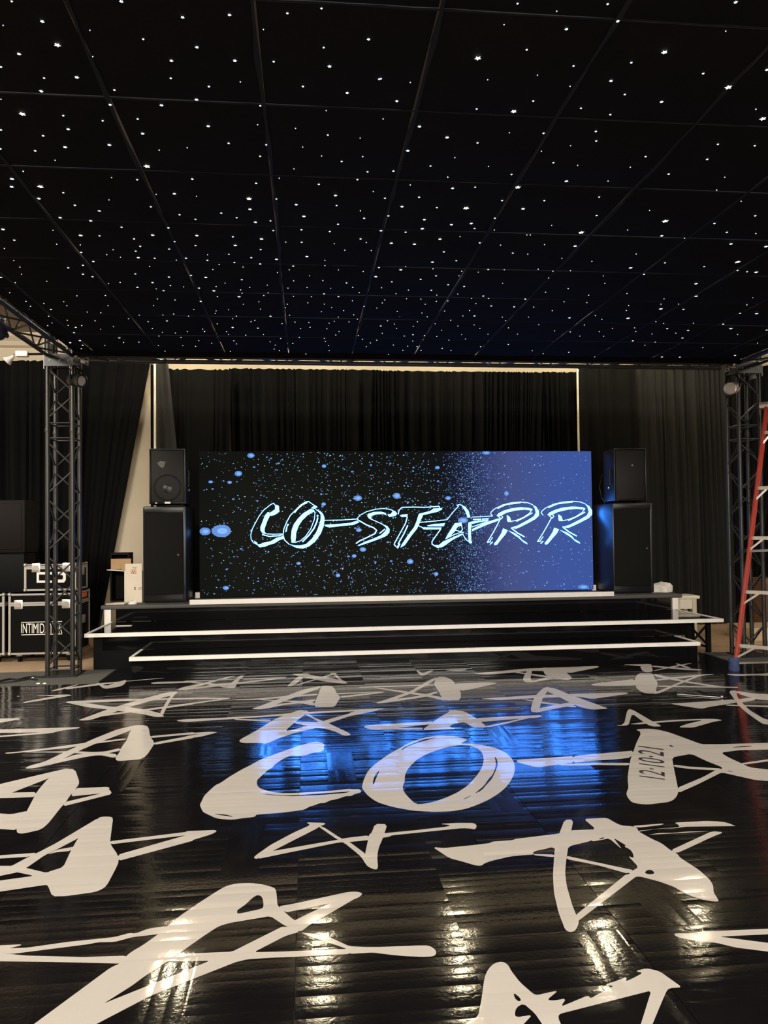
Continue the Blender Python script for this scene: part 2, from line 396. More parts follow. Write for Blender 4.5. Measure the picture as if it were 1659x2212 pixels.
decal('letter_decal', 'cream brush letter O on the black floor', [
    ('G', '165,560 170,530 185,480 220,410 300,340 400,270 480,225 560,180 650,145 760,120 850,113 960,120 1070,148 1040,165 1000,182 1080,183 1200,195 1320,225 1400,265 1450,315 1472,370 1465,440 1430,510 1390,560 1330,610 1250,660 1150,705 1050,740 930,760 780,765 600,755 460,730 380,710 290,680 220,630 185,590',
     '625,700 560,640 520,590 512,550 530,510 530,460 545,420 575,375 640,315 720,270 820,235 900,210 1000,195 1100,200 1170,235 1200,275 1205,330 1190,390 1150,450 1070,540 980,600 880,645 780,680 690,697',
     '1295,285 1320,320 1325,370 1300,430 1270,490 1230,530 1190,580 1125,612 1150,590 1210,540 1240,490 1280,450 1305,390 1308,340',
     '495,250 520,215 600,180 700,145 820,125 730,150 630,180 540,215', '255,530 270,460 315,408 310,430 285,480 268,530', '1020,660 1110,620 1060,650')])
decal('star_decal', None, [
    ('B', '865,210 960,125 990,118 1010,135 970,165 945,190 900,205'), ('B', '900,102 1050,97 1060,108 1110,118 1240,135 1310,152 1390,178 1370,185 1300,180 1180,165 1110,150 1010,130 970,122'),
    ('B', '945,192 1110,145 1250,100 1230,92 1295,92 1290,102 1110,155 960,197'), ('B', '1250,100 1290,103 1330,150 1390,178 1320,165 1290,130')])
decal('star_decal', None, [
    ('A', '1285,180 1330,170 1659,163 1670,163 1670,173 1500,181 1300,186'), ('B', '-10,160 250,152 330,143 480,140 860,128 865,136 480,147 250,160 -10,172'),
    ('B', '1,238 100,215 280,185 380,180 600,157 865,132 700,159 440,187 300,207 80,230'), ('B', '-70,235 -20,215 1,210 180,172 310,138 410,118 432,119 250,168 150,200 60,225 1,240 -50,238'),
    ('B', '1,162 150,176 240,183 330,201 370,205 360,215 280,209 200,192 1,172'), ('B', '460,118 510,115 470,145 440,185 430,218 400,225 300,213 290,203 370,202 390,180 430,148')])
decal('star_decal', None, [
    ('B', '410,320 640,310 860,290 1130,270 1130,283 860,305 620,322 430,325'), ('B', '620,318 860,329 1000,333 1110,315 1110,338 1000,350 860,337 640,325'),
    ('B', '570,398 640,375 860,290 1000,238 1160,202 1150,225 1000,278 860,330 790,358 700,395 640,405 580,402'), ('B', '640,402 790,360 900,345 1000,335 1105,345 1105,375 990,352 850,365 700,397'),
    ('B', '1160,202 1240,202 1270,218 1295,270 1328,300 1300,340 1280,378 1240,385 1120,385 1100,375 1115,320 1140,270 1155,225'),
    ('B', '1290,265 1659,254 1720,255 1500,266 1300,276'), ('B', '1320,292 1640,258 1715,256 1600,275 1328,307')])
decal('star_decal', None, [
    ('B', '1,488 300,476 650,458 850,440 1050,425 1659,396 1720,400 1659,407 1100,440 850,455 660,470 420,486 1,512 -60,505 -75,498'), ('B', '420,485 740,494 720,510 420,493'),
    ('B', '460,680 470,660 600,590 740,500 850,450 920,430 970,410 1050,415 1050,430 1000,465 930,520 850,590 920,580 1030,545 1130,560 920,610 800,650 690,700 640,690 500,692'),
    ('B', '1010,440 1060,445 1100,475 1220,520 1290,555 1390,600 1418,625 1350,630 1300,600 1200,570 1100,560 930,520 940,510 1150,515'),
    ('B', '1150,515 1220,490 1400,440 1420,425 1560,405 1664,398 1640,415 1410,460 1230,520 1130,560 1030,548')])
decal('star_decal', None, [('C', '467,72 490,72 520,100 590,70 625,68 580,95 530,118 505,115'), ('C', '705,68 890,60 905,66 860,76 800,78')])
decal('star_decal', None, [
    ('C', '-20,214 200,205 630,190 630,200 150,215 -20,222'), ('C', '100,215 430,256 550,273 690,300 720,327 690,325 540,292 400,270 150,228'),
    ('C', '115,350 200,325 420,250 600,145 650,128 640,150 540,210 430,268 300,315 420,300 520,285 640,250 660,262 540,300 330,330 160,355'),
    ('C', '620,185 640,140 670,125 730,130 780,155 810,195 850,245 852,325 720,327 690,310 670,265 640,220'), ('C', '800,185 1100,172 1172,182 1060,205 950,230 850,248 810,210')])
decal('star_decal', None, [
    ('Q', '382,110 620,88 925,77 930,83 800,108 760,100 640,98 450,115'), ('Q', '625,87 642,93 632,130 640,142 720,122 740,130 640,149 605,147 600,130'),
    ('Q', '680,84 760,85 800,115 815,130 800,138 760,135 700,120'), ('Q', '560,100 700,119 760,130 760,136 560,105')])
decal('star_decal', None, [
    ('Q', '415,218 620,205 640,203 1050,191 1056,197 900,220 840,209 640,216 500,225'), ('Q', '632,270 650,210 690,170 720,168 700,195 680,230 672,265 650,280'),
    ('Q', '690,170 735,172 790,195 870,225 940,250 972,261 900,266 850,256 800,233 740,202 705,187'), ('Q', '660,262 820,230 850,240 740,262 650,280'), ('Q', '590,218 680,231 830,249 830,257 680,239')])
decal('star_decal', None, [
    ('C', '22,550 50,540 300,525 620,505 600,530 300,562 530,560 525,572 100,578 40,565'),
    ('C', '520,580 600,520 680,465 760,420 740,412 820,410 890,425 940,455 985,480 1010,500 1070,550 1060,560 950,558 890,515 850,518 780,530 750,555 820,568 740,575'),
    ('C', '975,480 1250,465 1530,453 1545,465 1500,475 1380,482 1040,510 1010,510'), ('C', '1055,548 1180,525 1380,480 1450,475 1200,535 1080,558')])
decal('star_decal', None, [
    ('D', '415,22 660,18 670,30 570,36'), ('D', '565,33 665,20 670,55 680,75 650,88 600,85 580,65'), ('D', '670,30 820,42 1000,55 1100,65 1080,72 950,68 670,42'),
    ('D', '680,72 820,40 1000,8 1015,10 870,42 690,76'), ('D', '860,12 900,15 1010,52 960,52')])
decal('star_decal', None, [
    ('D', '148,192 180,182 520,145 540,200 250,205 160,200'), ('D', '550,95 680,95 690,140 710,160 720,190 700,240 720,260 660,272 590,262 540,230 525,190 520,150'),
    ('D', '680,98 820,130 1000,170 1280,210 1400,214 1404,219 1200,214 940,172 700,125'), ('D', '700,150 800,135 1100,105 1190,102 1196,106 1040,125 710,160'),
    ('D', '690,262 850,195 1040,120 1100,113 900,190 740,265 680,275'), ('D', '715,200 1404,212 1404,221 715,212')])
decal('star_decal', None, [('D', '1300,102 1450,103 1660,92 1660,108 1500,115 1400,120 1330,112'), ('D', '1500,112 1660,124 1660,132'), ('D', '1640,95 1658,60 1660,60 1660,110 1645,105')])
decal('star_decal', None, [
    ('D', '820,355 1080,340 1370,318 1400,345 1150,385 1100,398 1060,395 900,370'), ('D', '1300,362 1660,384 1660,398 1300,372'),
    ('D', '1320,245 1400,242 1390,290 1440,350 1500,410 1640,493 1656,485 1656,526 1630,533 1600,520 1460,420 1390,350 1360,300'),
    ('D', '1390,243 1500,265 1660,300 1660,345 1560,320 1400,270'), ('D', '1370,320 1520,305 1560,320 1500,335 1400,350')])
decal('star_decal', None, [
    ('D', '360,540 430,535 460,405 500,405 560,440 670,505 760,550 660,550 600,515 500,440 480,500 470,540 400,545'),
    ('D', '470,530 610,512 900,492 1100,485 1210,485 1280,497 1200,508 1020,560 890,558 960,530 1110,495 900,505 690,520 560,533')])
decal('star_decal', 'cream star with a dated panel', [
    ('H', '525,62 620,55 700,60 800,82 880,110 1090,188 1250,188 1450,182 1660,168 1660,225 1400,240 1255,260 1330,305 1420,345 1500,385 1660,448 1660,525 1560,495 1380,455 1270,430 1240,440 1260,405 1270,385 1130,330 1005,270 840,300 850,360 890,560 895,600 870,650 820,680 640,702 560,698 500,685 475,660 450,620 455,590 470,560 460,480 475,370 490,300 515,240 530,190 580,85',
     '820,192 865,210 820,208', '1340,216 1480,200 1540,205 1400,216', '1310,412 1375,425 1320,420'),
    ('H', '-5,290 220,268 515,242 490,302 350,318 220,325 -5,347'), ('G', '1478,330 1520,320 1659,312 1975,287 1975,345 1659,386 1600,372 1500,345'),
    ('H', '-5,354 220,347 480,347 475,368 200,366 -5,371'), ('G', '1850,358 1980,354 1980,371 1850,368'),
    ('H', '850,362 1000,380 1260,395 1260,412 1000,400 860,382'), ('H', '885,560 1100,470 1230,400 1290,410 1240,440 1060,530 892,605'), ('H', '1415,352 1660,265 1660,285 1455,362')])
decal('star_decal', 'large cream star with torn brush marks', [
    ('M', '120,310 200,318 430,295 550,280 560,270 720,258 740,248 800,242 1060,210 1155,185 1335,178 1400,200 1300,265 1150,300 1130,320 1030,325 1010,310 960,325 900,335 865,350 880,365 780,372 700,380 550,415 500,435 490,448 450,450 330,415 250,395 180,350'),
    ('M', '870,362 1030,366 1030,386 880,372'),
    ('M', '1105,105 1170,105 1155,185 1130,320 1115,420 1108,500 1120,600 1160,740 1190,815 1215,860 1190,930 1150,948 1110,930 1060,800 1025,650 1018,520 1025,400 1030,330 1065,210'),
    ('N', '280,100 455,92 500,120 560,150 640,155 680,165 690,195 740,222 800,255 860,280 930,335 980,360 1000,390 1140,480 1220,550 1250,600 1250,650 1285,700 1290,720 1230,715 1150,700 1050,665 960,610 850,570 700,530 660,535 610,510 660,480 690,460 610,375 655,395 650,360 630,330 580,305 600,300 500,240 570,330 470,245 425,255 340,270 340,250 300,240 310,215 370,175',
     '735,500 760,480 790,482 812,505 790,515 750,512', '310,235 330,215 380,205 425,215 370,225', '385,252 440,233 420,252'),
    ('N', '680,203 690,188 1000,162 985,140 955,128 1200,115 1300,120 1360,130 1430,160 1445,180 1330,200 1240,192 1050,195 950,205 850,205 750,222', '700,193 850,172 1060,157 860,182'),
    ('N', '640,153 880,134 870,144 690,166'), ('N', '930,335 1240,192 1330,200 1240,235 1080,310 975,358'), ('N', '150,376 400,430 660,485 610,510 400,450 150,400'),
    ('N', '605,508 680,525 660,540 250,855 205,880 220,820')])
decal('star_decal', None, [('L', '455,930 640,930 840,905 1659,845 1659,915 1030,970 1659,1120 1659,1230 1240,1110 1000,1050 840,1035 700,1020 520,985 460,955')])
decal('star_decal', None, [
    ('K', '100,1040 190,1005 380,960 400,860 420,720 440,670 480,630 530,620 565,640 585,680 640,750 720,820 745,828 800,815 875,800 805,858 850,862 925,848 890,900 1060,830 1075,850 1115,825 1225,770 1160,768 1300,715 1290,745 1335,725 1400,690 1350,680 1420,662 1500,680 1640,780 1560,785 1540,810 1430,1045 1365,1045 1450,800 880,945 875,970 920,1045 820,1045 730,940 660,880 615,905 605,950 620,965 715,950 600,1045',
     '598,812 640,845 645,865 625,866 605,845')])

def text_mesh(txt, fn, name, mat, parent, depth=0.0, shear=0.0):
    """lettering: fn maps (0..1 along the line, 0..1 up) to a place"""
    cu = bpy.data.curves.new('t', 'FONT'); cu.body = txt; cu.size = 1; cu.shear = shear
    o = bpy.data.objects.new('t', cu); COL.objects.link(o)
    bpy.context.view_layer.update()
    me = bpy.data.meshes.new_from_object(o.evaluated_get(bpy.context.evaluated_depsgraph_get()))
    xs = [v.co.x for v in me.vertices]; ys = [v.co.y for v in me.vertices]
    x0, x1, y0, y1 = min(xs), max(xs), min(ys), max(ys)
    mb = MB().add([fn((v.co.x-x0)/(x1-x0), (v.co.y-y0)/(y1-y0)) for v in me.vertices], [tuple(p.vertices) for p in me.polygons])
    bpy.data.objects.remove(o); bpy.data.curves.remove(cu); bpy.data.meshes.remove(me)
    return mb.build(name, mat, parent)
def date_at(u, v):
    x = 782 - 12*u - 222*v; y = 492 - 262*u - 30*v
    return onz(1239 + x/3.95, 1560 + y/3.95, .0012)
text_mesh('12\u00b710\u00b721', date_at, 'date_lettering', MT['ink'], DF)

# ------------------------------------------------------------------ stage steps and deck
STX0, STX1 = -1.86, 4.44
low = thing('stage_step', 'lower gloss black stage step edged in white', 'stage step', (1.29, 8.6, 0))
bx((STX0, 8.29, .17), (STX1, 8.84, .197)).build('tread', MT['gloss_black'], low)
bx((STX0+.01, 8.30, 0), (STX1-.01, 8.325, .17)).build('riser_panel', MT['gloss_black'], low)
for xa in (STX0+.01, STX1-.035): bx((xa, 8.325, 0), (xa+.025, 8.82, .17)).build('side_panel', MT['matte_black'], low)
bx((STX0-.012, 8.27, .163), (STX1+.012, 8.312, .203)).build('edge_strip', MT['white_edge'], low)
for xa in (STX0-.012, STX1-.018): bx((xa, 8.312, .178), (xa+.03, 8.835, .203)).build('edge_strip', MT['white_edge'], low)

MX0, MX1 = -2.44, 4.98
mid = thing('stage_step', 'upper gloss black stage step edged in white', 'stage step', (1.29, 9.3, GZ))
bx((MX0, 8.74, .372), (MX1, 9.897, .398)).build('tread', MT['gloss_black'], mid)
bx((MX0+.15, 8.84, .2), (4.60, 8.865, .372)).build('riser_panel', MT['gloss_black'], mid)
bx((MX0+.05, 8.87, GZ), (MX0+.08, 9.9, .372)).build('side_panel', MT['matte_black'], mid)
bx((MX0+.05, 8.85, GZ), (STX0-.02, 8.875, .372)).build('front_skirt', MT['matte_black'], mid)
bx((MX0-.012, 8.715, .364), (MX1+.012, 8.76, .405)).build('edge_strip', MT['white_edge'], mid)
for xa in (MX0-.012, MX1-.018): bx((xa, 8.76, .38), (xa+.03, 9.86, .405)).build('edge_strip', MT['white_edge'], mid)
for (lx, ly) in ((4.66, 8.95), (4.92, 8.95), (4.66, 9.8), (4.92, 9.8), (4.92, 9.35)): bx((lx-.025, ly-.025, GZ), (lx+.025, ly+.025, .372)).build('leg', MT['matte_black'], mid)
for ly in (8.95, 9.8):
    rod('brace', (4.66, ly, .05), (4.92, ly, .32), .014, MT['matte_black'], mid); rod('brace', (4.92, ly, .05), (4.66, ly, .32), .014, MT['matte_black'], mid)
rod('brace', (4.92, 8.95, .03), (4.92, 9.8, .03), .014, MT['matte_black'], mid)

DX0, DX1, DY0, DY1, DZT = -2.59, 5.09, 9.9, 11.12, .607
deck = thing('stage_deck', 'grey topped stage deck under the screen and loudspeakers', 'stage', (1.25, 10.5, GZ))
MB().box((DX0, DY0, DZT-.055), (DX1, DY1, DZT), None, .018).build('deck_top', MT['deck'], deck, True)
bx((-2.40, DY0+.003, .40), (4.92, DY0+.03, DZT-.055)).build('riser_panel', MT['gloss_black'], deck)
for lx in (-2.50, 4.995): bx((lx-.045, DY0+.015, GZ), (lx+.035, DY0+.075, DZT-.055)).build('leg', MT['white_edge'], deck)
for lx in (-2.50, 1.2, 4.99): bx((lx-.035, DY1-.1, GZ), (lx+.035, DY1-.04, DZT-.055)).build('leg', MT['matte_black'], deck)
a, b = ony(410, 1299, DY0), ony(1325, 1283, DY0)
tag(MB().box((a.x, DY0-.03, DZT-.012), (b.x, DY0, DZT+.052), None, .006).build('edge_board', MT['white_edge']), 'long white edging board on the front of the stage deck below the screen', 'edging')
rod('cable', (DX0+.02, DY0+.02, .58), (DX0-.12, DY0+.25, .1), .008, MT['cable'], deck)

# ------------------------------------------------------------------ LED screen
SY = 10.72
p0, p1 = ony(430, 975, SY), ony(1281, 1287, SY)
sx0, sx1, sz1, sz0 = p0.x, ony(1279, 1100, SY).x, p0.z, .622
scr = thing('led_screen', 'wide LED screen showing glowing white lettering over a starry sky', 'screen', ((sx0+sx1)/2, SY+.05, DZT))
bx((sx0, SY+.004, sz0), (sx1, SY+.10, sz1)).build('cabinet', MT['matte_black'], scr)
for fx in (sx0-.03, sx1+.01): bx((fx-.03, SY+.0, DZT+.002), (fx+.03, SY+.08, DZT+.08)).build('foot', MT['white_edge'], scr)
bx((sx0+.02, SY+.02, DZT+.002), (sx1-.02, SY+.08, sz0)).build('base_rail', MT['matte_black'], scr)
mt, nt, b_ = nodes('screen_picture'); N, L = nt.nodes, nt.links
g = N.new('ShaderNodeNewGeometry'); sp = N.new('ShaderNodeSeparateXYZ'); L.new(g.outputs['Position'], sp.inputs[0])
mr_ = N.new('ShaderNodeMapRange'); mr_.inputs[1].default_value = sx0; mr_.inputs[2].default_value = sx1; L.new(sp.outputs[0], mr_.inputs[0])
mp = N.new('ShaderNodeMapping'); mp.inputs['Scale'].default_value = (18, 1, 60); L.new(g.outputs['Position'], mp.inputs[0])
nz = N.new('ShaderNodeTexNoise'); nz.inputs['Scale'].default_value = 1.0; nz.inputs['Detail'].default_value = 3; L.new(mp.outputs[0], nz.inputs['Vector'])
ma = N.new('ShaderNodeMath'); ma.operation = 'MULTIPLY_ADD'; ma.inputs[1].default_value = .11; L.new(nz.outputs['Fac'], ma.inputs[0]); L.new(mr_.outputs[0], ma.inputs[2])
rp = N.new('ShaderNodeValToRGB'); L.new(ma.outputs[0], rp.inputs[0])
E_ = rp.color_ramp.elements
E_[0].position = .55; E_[0].color = (*srgb(12, 14, 9), 1)
E_[1].position = .97; E_[1].color = (*srgb(60, 85, 156), 1)
for pos, cc in ((.66, (13, 15, 18)), (.72, (24, 30, 52)), (.79, (58, 68, 118)), (.84, (68, 80, 134))):
    e = E_.new(pos); e.color = (*srgb(*cc), 1)
L.new(rp.outputs[0], b_.inputs['Emission Color']); b_.inputs['Emission Strength'].default_value = 1
b_.inputs['Base Color'].default_value = (.002, .002, .002, 1); b_.inputs['Roughness'].default_value = .6; b_.inputs['Specular IOR Level'].default_value = .05
disp = bx((sx0, SY, sz0), (sx1, SY+.004, sz1)).build('display', mt, scr)
LT = dict(T1=(530,1060,6.381), T2=(760,1060,6.381), T3=(1020,1060,6.144))
def lp(key, s, fx=None):
    x0, y0, k = LT[key]; n = [float(t) for t in s.replace(' ', ',').split(',')]
    pts = [(n[i], n[i+1]) for i in range(0, len(n), 2)]
    if fx: pts = [fx(*p) for p in pts]
    return [(x0+p[0]/k, y0+p[1]/k) for p in pts]
LET = []
def letter():
    global thick, thin
    thick, thin = MB(), MB(); LET.append((thick, thin))
def TH(key, s, fx=None):
    P = [ony(x, y, SY-.003) for x, y in lp(key, s, fx)]
    thick.add(P, [t for t in tessellate_polygon([P])])
def LN(key, s, wd=1.35, fx=None):
    q = lp(key, s, fx)
    for k in range(len(q)-1):
        (x0, y0), (x1, y1) = q[k], q[k+1]; l = math.hypot(x1-x0, y1-y0) or 1
        nx, ny = -(y1-y0)/l*wd/2, (x1-x0)/l*wd/2; ex, ey = (x1-x0)/l*wd*.3, (y1-y0)/l*wd*.3
        P = [ony(a_, b2, SY-.0035) for a_, b2 in ((x0-ex+nx, y0-ey+ny), (x1+ex+nx, y1+ey+ny), (x1+ex-nx, y1+ey-ny), (x0-ex-nx, y0-ey-ny))]
        thin.add(P, [(0, 1, 2, 3)])
letter()
LN('T1', '410,200 390,172 350,190 250,270 190,350 130,460 90,540 75,610 80,670 110,715 170,745 190,770')
TH('T1', '430,195 460,210 468,290 430,315 400,335 360,345 340,340 300,420 265,520 265,570 290,595 240,590 208,545 210,500 240,420 270,340 310,295 340,305 390,270 410,260 410,205')
LN('T1', '290,595 400,600 500,595'); LN('T1', '235,605 330,630 470,620 520,600', 2)
TH('T1', '165,745 215,735 240,720 340,700 380,680 430,650 520,625 530,660 470,680 400,725 330,745 270,770 200,780'); TH('T1', '120,690 160,715 170,740 130,715')
letter()
LN('T1', '870,148 830,155 760,200 690,270 620,340 570,430 530,530 520,610 540,680 600,735', 1.6); LN('T1', '870,148 930,190 990,225')
TH('T1', '905,240 960,200 995,225 960,248')
TH('T1', '900,250 940,262 940,290 860,335 790,400 730,490 700,580 690,680 685,715 640,715 630,640 640,540 670,460 730,380 800,310')
LN('T1', '940,265 960,310 950,400 900,530 830,630 760,690 690,712')
TH('T1', '960,252 1030,280 1070,320 1092,380 1080,480 1040,590 960,700 880,765 790,797 700,785 600,735 680,755 760,755 840,735 920,660 980,570 1020,470 1040,390 1040,330 1010,290')
LN('T1', '997,375 985,430 945,520 880,610 790,700', 2.6); TH('T1', '985,335 1005,335 1005,357 985,357'); TH('T1', '580,455 605,465 580,490 570,560 550,572 560,520')
LN('T1', '680,300 720,250 790,190 850,165', 2.2)
letter()
LN('T1', '1060,430 1100,408 1320,405 1530,390 1550,380'); TH('T1', '1090,470 1280,460 1440,445 1540,415 1570,435 1490,470 1330,485 1160,505 1105,490')
letter()
LN('T2', '70,390 110,340 200,290 330,255 440,245 530,258 570,275'); TH('T2', '215,350 225,320 300,295 400,290 460,305 480,335 430,320 340,325 265,350 270,385 240,385')
TH('T2', '490,330 540,320 570,275 600,285 625,320 600,345 520,362'); LN('T2', '240,380 330,420 420,460 470,500'); LN('T2', '80,400 200,470 300,510 340,545 320,590 220,640 110,690 60,725', 2.2)
TH('T2', '450,470 490,490 520,530 515,580 460,630 360,670 250,710 100,760 80,755 180,705 300,660 400,615 450,570 480,530'); LN('T2', '455,530 385,588', 2)
letter()
LN('T2', '640,320 650,270 690,230 850,225 1000,230 1200,215 1210,230', 1.8)
TH('T2', '925,320 1080,280 1130,245 1240,240 1245,255 1180,290 1090,310 980,335 940,430 900,520 820,620 730,750 670,785 690,740 770,620 860,500 890,430')
TH('T2', '665,345 690,330 770,325 760,360 690,362'); LN('T2', '765,360 740,450 680,560 590,720 585,745 610,770', 1.8); LN('T2', '770,480 720,590 640,730', 2.2); LN('T2', '655,735 630,785', 3.5)
letter()
LN('T2', '905,440 1080,425 1310,400 1400,290 1470,215 1450,200 1480,192 1520,200 1560,240'); TH('T2', '1510,200 1560,220 1610,280 1632,365 1595,370 1570,290')
TH('T2', '1040,480 1130,460 1285,450 1265,490 1050,490'); LN('T2', '905,460 930,490 970,505'); TH('T2', '965,505 1240,508 1220,530 990,532'); LN('T2', '1225,530 1160,620 1105,700 1105,735 1140,760', 1.8)
TH('T2', '1120,750 1200,750 1260,700 1330,670 1400,640 1520,590 1535,600 1400,670 1300,740 1250,775 1180,788')
TH('T2', '1420,450 1505,440 1520,480 1460,495 1420,560 1350,630 1290,665 1330,590 1390,500'); LN('T2', '1505,440 1525,540 1500,560'); LN('T2', '1380,530 1500,565 1540,580'); LN('T2', '1300,660 1420,600 1520,570')
TH('T2', '1605,440 1655,425 1640,550 1645,690 1659,720 1620,725 1610,690 1605,550'); LN('T2', '1530,600 1570,670 1610,700')
TH('T3', '0,410 210,385 215,400 100,415 0,440'); LN('T3', '20,383 115,379', 2.6); LN('T3', '135,377 215,372', 2.2); TH('T3', '0,510 180,420 330,375 380,370 350,395 200,450 0,535')
LN('T3', '0,350 130,345 270,335'); LN('T3', '0,480 100,445 200,410')
for fx in (None, lambda x, y: (915+(x-245)*1.055, y-10)):
    letter(); LN('T3', '270,335 245,305 255,280 300,240 400,190 520,160 640,150 740,160 800,185', 1.35, fx); LN('T3', '340,235 450,185 640,160', 1.6, fx)
    TH('T3', '325,330 350,300 420,265 520,235 640,220 760,230 800,245 790,262 700,250 580,260 460,290 400,320 350,345', fx)
    LN('T3', '795,250 760,300 680,355 580,395 500,410', 1.35, fx); LN('T3', '795,295 700,350 590,405', 2, fx)
    TH('T3', '800,185 850,215 885,270 885,330 840,375 740,430 640,480 580,505 520,490 600,465 740,390 820,340 845,290 830,230', fx)
    LN('T3', '350,345 385,375 405,350 390,330', 1.6, fx); TH('T3', '460,325 500,350 515,400 480,415 465,400', fx)
    LN('T3', '375,370 330,460 270,570 200,685 240,680', 1.7, fx); TH('T3', '410,500 470,525 440,580 380,650 330,715 300,725 290,705 340,640 390,560', fx)
    LN('T3', '270,620 230,680', 1.4, fx); LN('T3', '240,710 270,680', 1.8, fx); LN('T3', '520,495 600,560 690,610', 2.2, fx)
    TH('T3', '480,530 570,565 630,610 660,650 725,690 735,712 690,690 610,620 550,580', fx)
for tk, tn in LET:
    nt_ = len(tk.f); tk.add(tn.v, tn.f); o = tk.build('letter', MT['text'], scr); o.data.materials.append(MT['textw'])
    o.parent = disp
    for i in range(nt_, len(o.data.polygons)): o.data.polygons[i].material_index = 1
def dots(n, fn, mat, name, kind='stuff'):
    mb = MB()
    for _ in range(n):
        x, y, r = fn(); a_ = R.uniform(1.0, 1.7)
        c_ = ony(x, y, SY-.0015)
        k = .0062*r; q = [(c_.x + k*a_*math.cos(t*math.pi/3), SY-.0015, c_.z + k*math.sin(t*math.pi/3)) for t in range(6)]
        if min(p[0] for p in q) < sx0 or max(p[0] for p in q) > sx1 or min(p[2] for p in q) < sz0 or max(p[2] for p in q) > sz1: continue
        mb.add(q, [(0, 1, 2, 3, 4, 5)])
    o = mb.build(name, mat, disp); o['kind'] = kind
def dp():
    while True:
        x, y = R.uniform(431, 1279), R.uniform(977, 1297)
        t = (x-431)/848
        d = .35 + .65*min(1, t/.4) if t < .62 else (1.0 if t < .73 else .42)
        if R.random() < d: return x, y
dots(1500, lambda: (*dp(), R.choice((.45, .6, .6, .8, 1.1))), MT['dot'], 'sky_dots')
dots(750, lambda: (*dp(), R.choice((.4, .5, .65, .9))), MT['dotw'], 'pale_sky_dots')
dots(1500, lambda: (R.gauss(1015, 26), R.uniform(977, 1290), R.choice((.4, .5, .7))), MT['dot'], 'sky_dots')
dots(60, lambda: (*dp(), R.uniform(1.4, 2.3)), MT['blob'], 'sky_dots')
bl = MB()
BLOBS = ((478,1147,21,13), (443,1148,12,8), (515,1023,8,5.5), (542,984,8,5), (496,1042,5,3), (455,1041,5,3), (700,1007,5,3.5), (773,1076,9,5.5), (857,1071,8,6), (488,1270,7,4), (682,1287,6,3.5), (775,1145,6,4), (886,1213,7,5),
                     (784,1187,7,4.5), (945,1010,5,3.5), (942,1240,5,4), (1050,978,9,4), (1094,1066,5,5), (1260,1268,12,4.5), (1000,1124,11,6), (645,1217,5,3), (699,1089,5,3.5), (765,1201,5,3.5), (730,1243,5,4), (968,1076,6,4))
for x, y, rx, ry in BLOBS:
    bl.add([(lambda c_: (min(max(c_.x, sx0+.002), sx1-.002), SY-.0018, min(max(c_.z, sz0+.002), sz1-.002)))(ony(x + rx*math.cos(t*math.pi/8), y + ry*math.sin(t*math.pi/8)*(1+.12*R.random()), SY-.0018)) for t in range(16)], [tuple(range(16))])
cr = MB()
for x, y, rx, ry in BLOBS:
    cr.add([(lambda c_: (min(max(c_.x, sx0+.002), sx1-.002), SY-.0022, min(max(c_.z, sz0+.002), sz1-.002)))(ony(x+rx*.1 + .55*rx*math.cos(t*math.pi/6), y + .5*ry*math.sin(t*math.pi/6), SY-.0022)) for t in range(12)], [tuple(range(12))])
cr.build('glow_cores', MT['dot'], disp)['kind'] = 'stuff'
bl.build('sky_glows', MT['blob'], disp)['kind'] = 'stuff'

